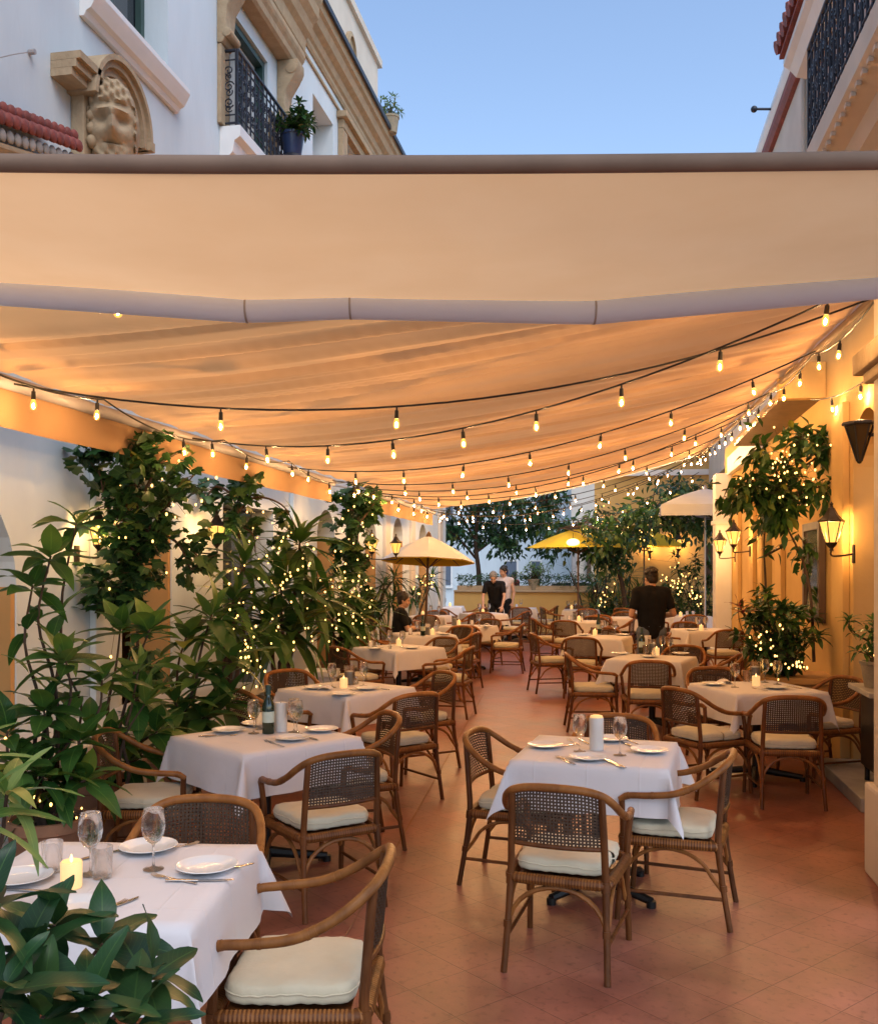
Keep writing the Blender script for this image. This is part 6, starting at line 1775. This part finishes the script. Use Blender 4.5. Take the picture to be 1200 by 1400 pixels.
def person(label, loc, rz, J, shirt, trousers, hair, hair_len=0.0, head_rot=(0, 0, 0), sleeve=.62, female=False, shoe='black_metal', legs=True):
    V = {k: Vector(v) for k, v in J.items()}
    o = None
    b = MB()
    pel, ch_, nk, hd = V['pel'], V['chest'], V['neck'], V['head']
    HM = Matrix.Rotation(head_rot[2], 4, 'Z') @ Matrix.Rotation(head_rot[0], 4, 'X') @ Matrix.Rotation(head_rot[1], 4, 'Y')
    h3 = HM.to_3x3()
    b.ball(hd + h3 @ Vector((0, -.008, .03)), .076, .094, .095, 16, 12, h3)
    b.ball(hd + h3 @ Vector((0, .018, -.045)), .058, .07, .068, 14, 10, h3)
    b.ball(hd + h3 @ Vector((0, .05, -.085)), .03, .03, .025, 10, 8, h3)
    b.cap(hd + h3 @ Vector((0, .085, .01)), hd + h3 @ Vector((0, .104, -.03)), .009, .014, 8)
    b.cap(hd + h3 @ Vector((-.02, .082, -.063)), hd + h3 @ Vector((.02, .082, -.063)), .009, .009, 8)
    for s in (-1, 1):
        b.ball(hd + h3 @ Vector((s * .078, -.012, -.005)), .012, .022, .032, 8, 6, h3)
        b.ball(hd + h3 @ Vector((s * .036, .06, -.035)), .026, .024, .026, 8, 6, h3)
    b.cap(nk - Vector((0, 0, .02)), hd + h3 @ Vector((0, -.02, -.06)), .056, .05, 12)
    sw = .185 if not female else .165
    def torso(mb, g):
        ax = (ch_ - pel)
        for s in (-1, 1):
            sh = V['shL'] if s < 0 else V['shR']
            hp = V['hipL'] if s < 0 else V['hipR']
            mb.cap(nk.lerp(sh, .2) - Vector((0, 0, .01)), sh, .05 + g, .062 + g, 10)
            mb.cap(ch_.lerp(sh, .45), pel.lerp(hp, .6) + Vector((0, 0, .06)), .105 + g, .1 + g, 12)
            mb.cap(sh, ch_.lerp(hp, .35), .062 + g, .09 + g, 10)
        mb.cap(ch_ + Vector((0, 0, .02)), pel, .115 + g, .115 + g, 12)
        if female:
            fw = ch_ + Vector((0, .07, -.03)); mb.ball(fw + Vector((-.07, .02, 0)), .07 + g); mb.ball(fw + Vector((.07, .02, 0)), .07 + g)
    torso(b, -.012)
    for s, L_ in ((-1, 'L'), (1, 'R')):
        sh, el, wr = V['sh' + L_], V['el' + L_], V['wr' + L_]
        b.cap(sh, el, .05, .038, 10); b.cap(el, wr, .038, .026, 10)
        hd_ = V.get('hd' + L_, (wr - el).normalized())
        th_ = V.get('th' + L_, Vector((-s, .3, .5)))
        hand(b, wr, hd_, th_, Vector((0, 0, 1)), 1.0 if not female else .92)
        hp, kn, an = V['hip' + L_], V['kn' + L_], V['an' + L_]
        b.cap(hp, kn, .082, .055, 12); b.cap(kn, kn.lerp(an, .35), .053, .056, 10); b.cap(kn.lerp(an, .3), an, .055, .036, 10)
        b.cap(an + Vector((0, -.03, -.04)), an + Vector((0, .14, -.055)), .036, .03, 8)
    o = b.build('person', M['skin']); o.location = loc; o.rotation_euler = (0, 0, rz)
    remesh(o, .0075, 3)
    tag(o, label, 'person')
    m = MB(); torso(m, .012)
    m.cap(nk - Vector((0, 0, .035)), nk + Vector((0, 0, -.005)), .07, .064, 12)
    for L_ in 'LR':
        sh, el, wr = V['sh' + L_], V['el' + L_], V['wr' + L_]
        m.cap(sh, sh.lerp(el, sleeve), .066, .06, 10)
    ts = m.build('shirt', M[shirt], o); remesh(ts, .011, 5)
    m = MB()
    m.cap(pel + Vector((-.05, 0, .06)), pel + Vector((.05, 0, .06)), .115, .115, 12)
    for L_ in 'LR':
        hp, kn, an = V['hip' + L_], V['kn' + L_], V['an' + L_]
        m.cap(hp + Vector((0, 0, .03)), hp, .11, .1, 12); m.cap(hp, kn, .098, .068, 12); m.cap(kn, an + (kn - an).normalized() * .03, .067, .055, 12)
    tr = m.build('trousers', M[trousers], o); remesh(tr, .012, 4)
    for L_ in 'LR':
        an = V['an' + L_]
        m = MB(); m.cap(an + Vector((0, -.035, -.035)), an + Vector((0, .15, -.048)), .047, .038, 10); m.box(an.x - .045, an.x + .045, an.y - .085, an.y + .19, an.z - .088, an.z - .06)
        sh_ = m.build('shoe', M[shoe], o); remesh(sh_, .012, 3)
    # hair
    m = MB(); rr = random.Random(len(label))
    m.ball(hd + h3 @ Vector((0, -.02, .05)), .088, .1, .092, 16, 12, h3)
    m.ball(hd + h3 @ Vector((0, -.045, .0)), .078, .055, .085, 14, 10, h3)
    for s in (-1, 1):
        m.ball(hd + h3 @ Vector((s * .07, -.01, .03)), .02, .045, .05, 8, 6, h3)
    for i in range(60):
        a, e = rr.uniform(0, 2 * PI), rr.uniform(.1, 1.4)
        d = Vector((math.cos(a) * math.cos(e), math.sin(a) * math.cos(e) - .15, math.sin(e)))
        m.ball(hd + h3 @ (Vector((0, -.02, .05)) + Vector((d.x * .085, d.y * .097, d.z * .09))), .016, seg=6, rings=4)
    if hair_len:
        m.cap(hd + h3 @ Vector((0, -.1, .03)), hd + h3 @ Vector((0, -.1, -hair_len)), .055, .035, 10)
    hr = m.build('hair', M[hair], o); remesh(hr, .009, 2)
    m = MB()
    for s in (-1, 1): m.ball(hd + h3 @ Vector((s * .033, .081, .008)), .0115, .008, .008, 8, 6, h3)
    m.build('eyes', M['black_metal'], o)
    return o
STAND = dict(pel=(0, 0, .95), chest=(0, .01, 1.33), neck=(0, 0, 1.48), head=(0, .03, 1.62), shL=(-.185, 0, 1.43), shR=(.185, 0, 1.43), elL=(-.25, -.02, 1.14), elR=(.25, -.02, 1.14), wrL=(-.25, .06, .9), wrR=(.25, .06, .9),
             hipL=(-.09, 0, .9), hipR=(.09, 0, .9), knL=(-.1, .02, .5), knR=(.1, .02, .5), anL=(-.11, -.02, .09), anR=(.11, -.02, .09))
def pose(**k):
    d = dict(STAND); d.update(k); return d
def at(u, yc): 
    p = W((u - 600) / F * yc, yc, 0); return p
person('person in black T-shirt and grey jeans standing with back turned, head bowed', at(890, 12.0), TH + R(8),
       pose(head=(.01, .045, 1.60), elL=(-.27, -.03, 1.15), elR=(.28, -.03, 1.16), wrL=(-.1, .2, 1.1), wrR=(.12, .22, 1.1), hdL=(.5, .6, .1), hdR=(-.5, .6, .1), thL=(.3, .2, 1), thR=(-.3, .2, 1)),
       'black_cloth', 'denim', 'hair_dark', head_rot=(R(-14), 0, R(10)))
SIT = dict(pel=(0, 0, .56), chest=(0, .04, .93), neck=(0, .05, 1.08), head=(0, .09, 1.22), shL=(-.18, .04, 1.03), shR=(.18, .04, 1.03), elL=(-.23, .1, .78), elR=(.23, .12, .78), wrL=(-.07, .33, .8), wrR=(.08, .33, .81), hdL=(.5, .7, 0), hdR=(-.5, .7, 0), thL=(.2, .2, 1), thR=(-.2, .2, 1),
           hipL=(-.1, .02, .52), hipR=(.1, .02, .52), knL=(-.12, .44, .52), knR=(.12, .44, .52), anL=(-.12, .42, .09), anR=(.12, .46, .09))
person('person in a black shirt seated sideways with both hands together in front', W(-.64, 15.0, .0), TH - R(80), SIT, 'black_cloth', 'black_cloth', 'hair_dark', head_rot=(R(-8), 0, R(-10)), female=True)
person('grey haired person in a black shirt bending over a far table', at(678, 22.0), TH + R(165),
       pose(chest=(0, .14, 1.28), neck=(0, .22, 1.40), head=(0, .31, 1.50), shL=(-.185, .19, 1.36), shR=(.185, .19, 1.36), elL=(-.25, .28, 1.08), elR=(.25, .26, 1.07), wrL=(-.22, .4, .86), wrR=(.22, .38, .86), hdL=(0, .6, -.6), hdR=(0, .6, -.6)),
       'black_cloth', 'black_cloth', 'hair_grey', head_rot=(R(-30), 0, R(8)))
person('dark haired person in a pale sleeveless top standing behind the grey haired one', at(689, 22.9), TH + R(150), pose(head=(.0, .05, 1.64)), 'white_cotton', 'black_cloth', 'hair_dark', head_rot=(R(-15), 0, R(-20)), female=True, sleeve=.1)
person('distant passer-by in a red top in the street beyond the hedge', W((703 - 600) / F * 33.5, 33.5, -.2), TH + R(120), STAND, 'red_cloth', 'black_cloth', 'hair_dark')
# chair prototypes and shared meshes are placed; sizes of the sky light are set at the top
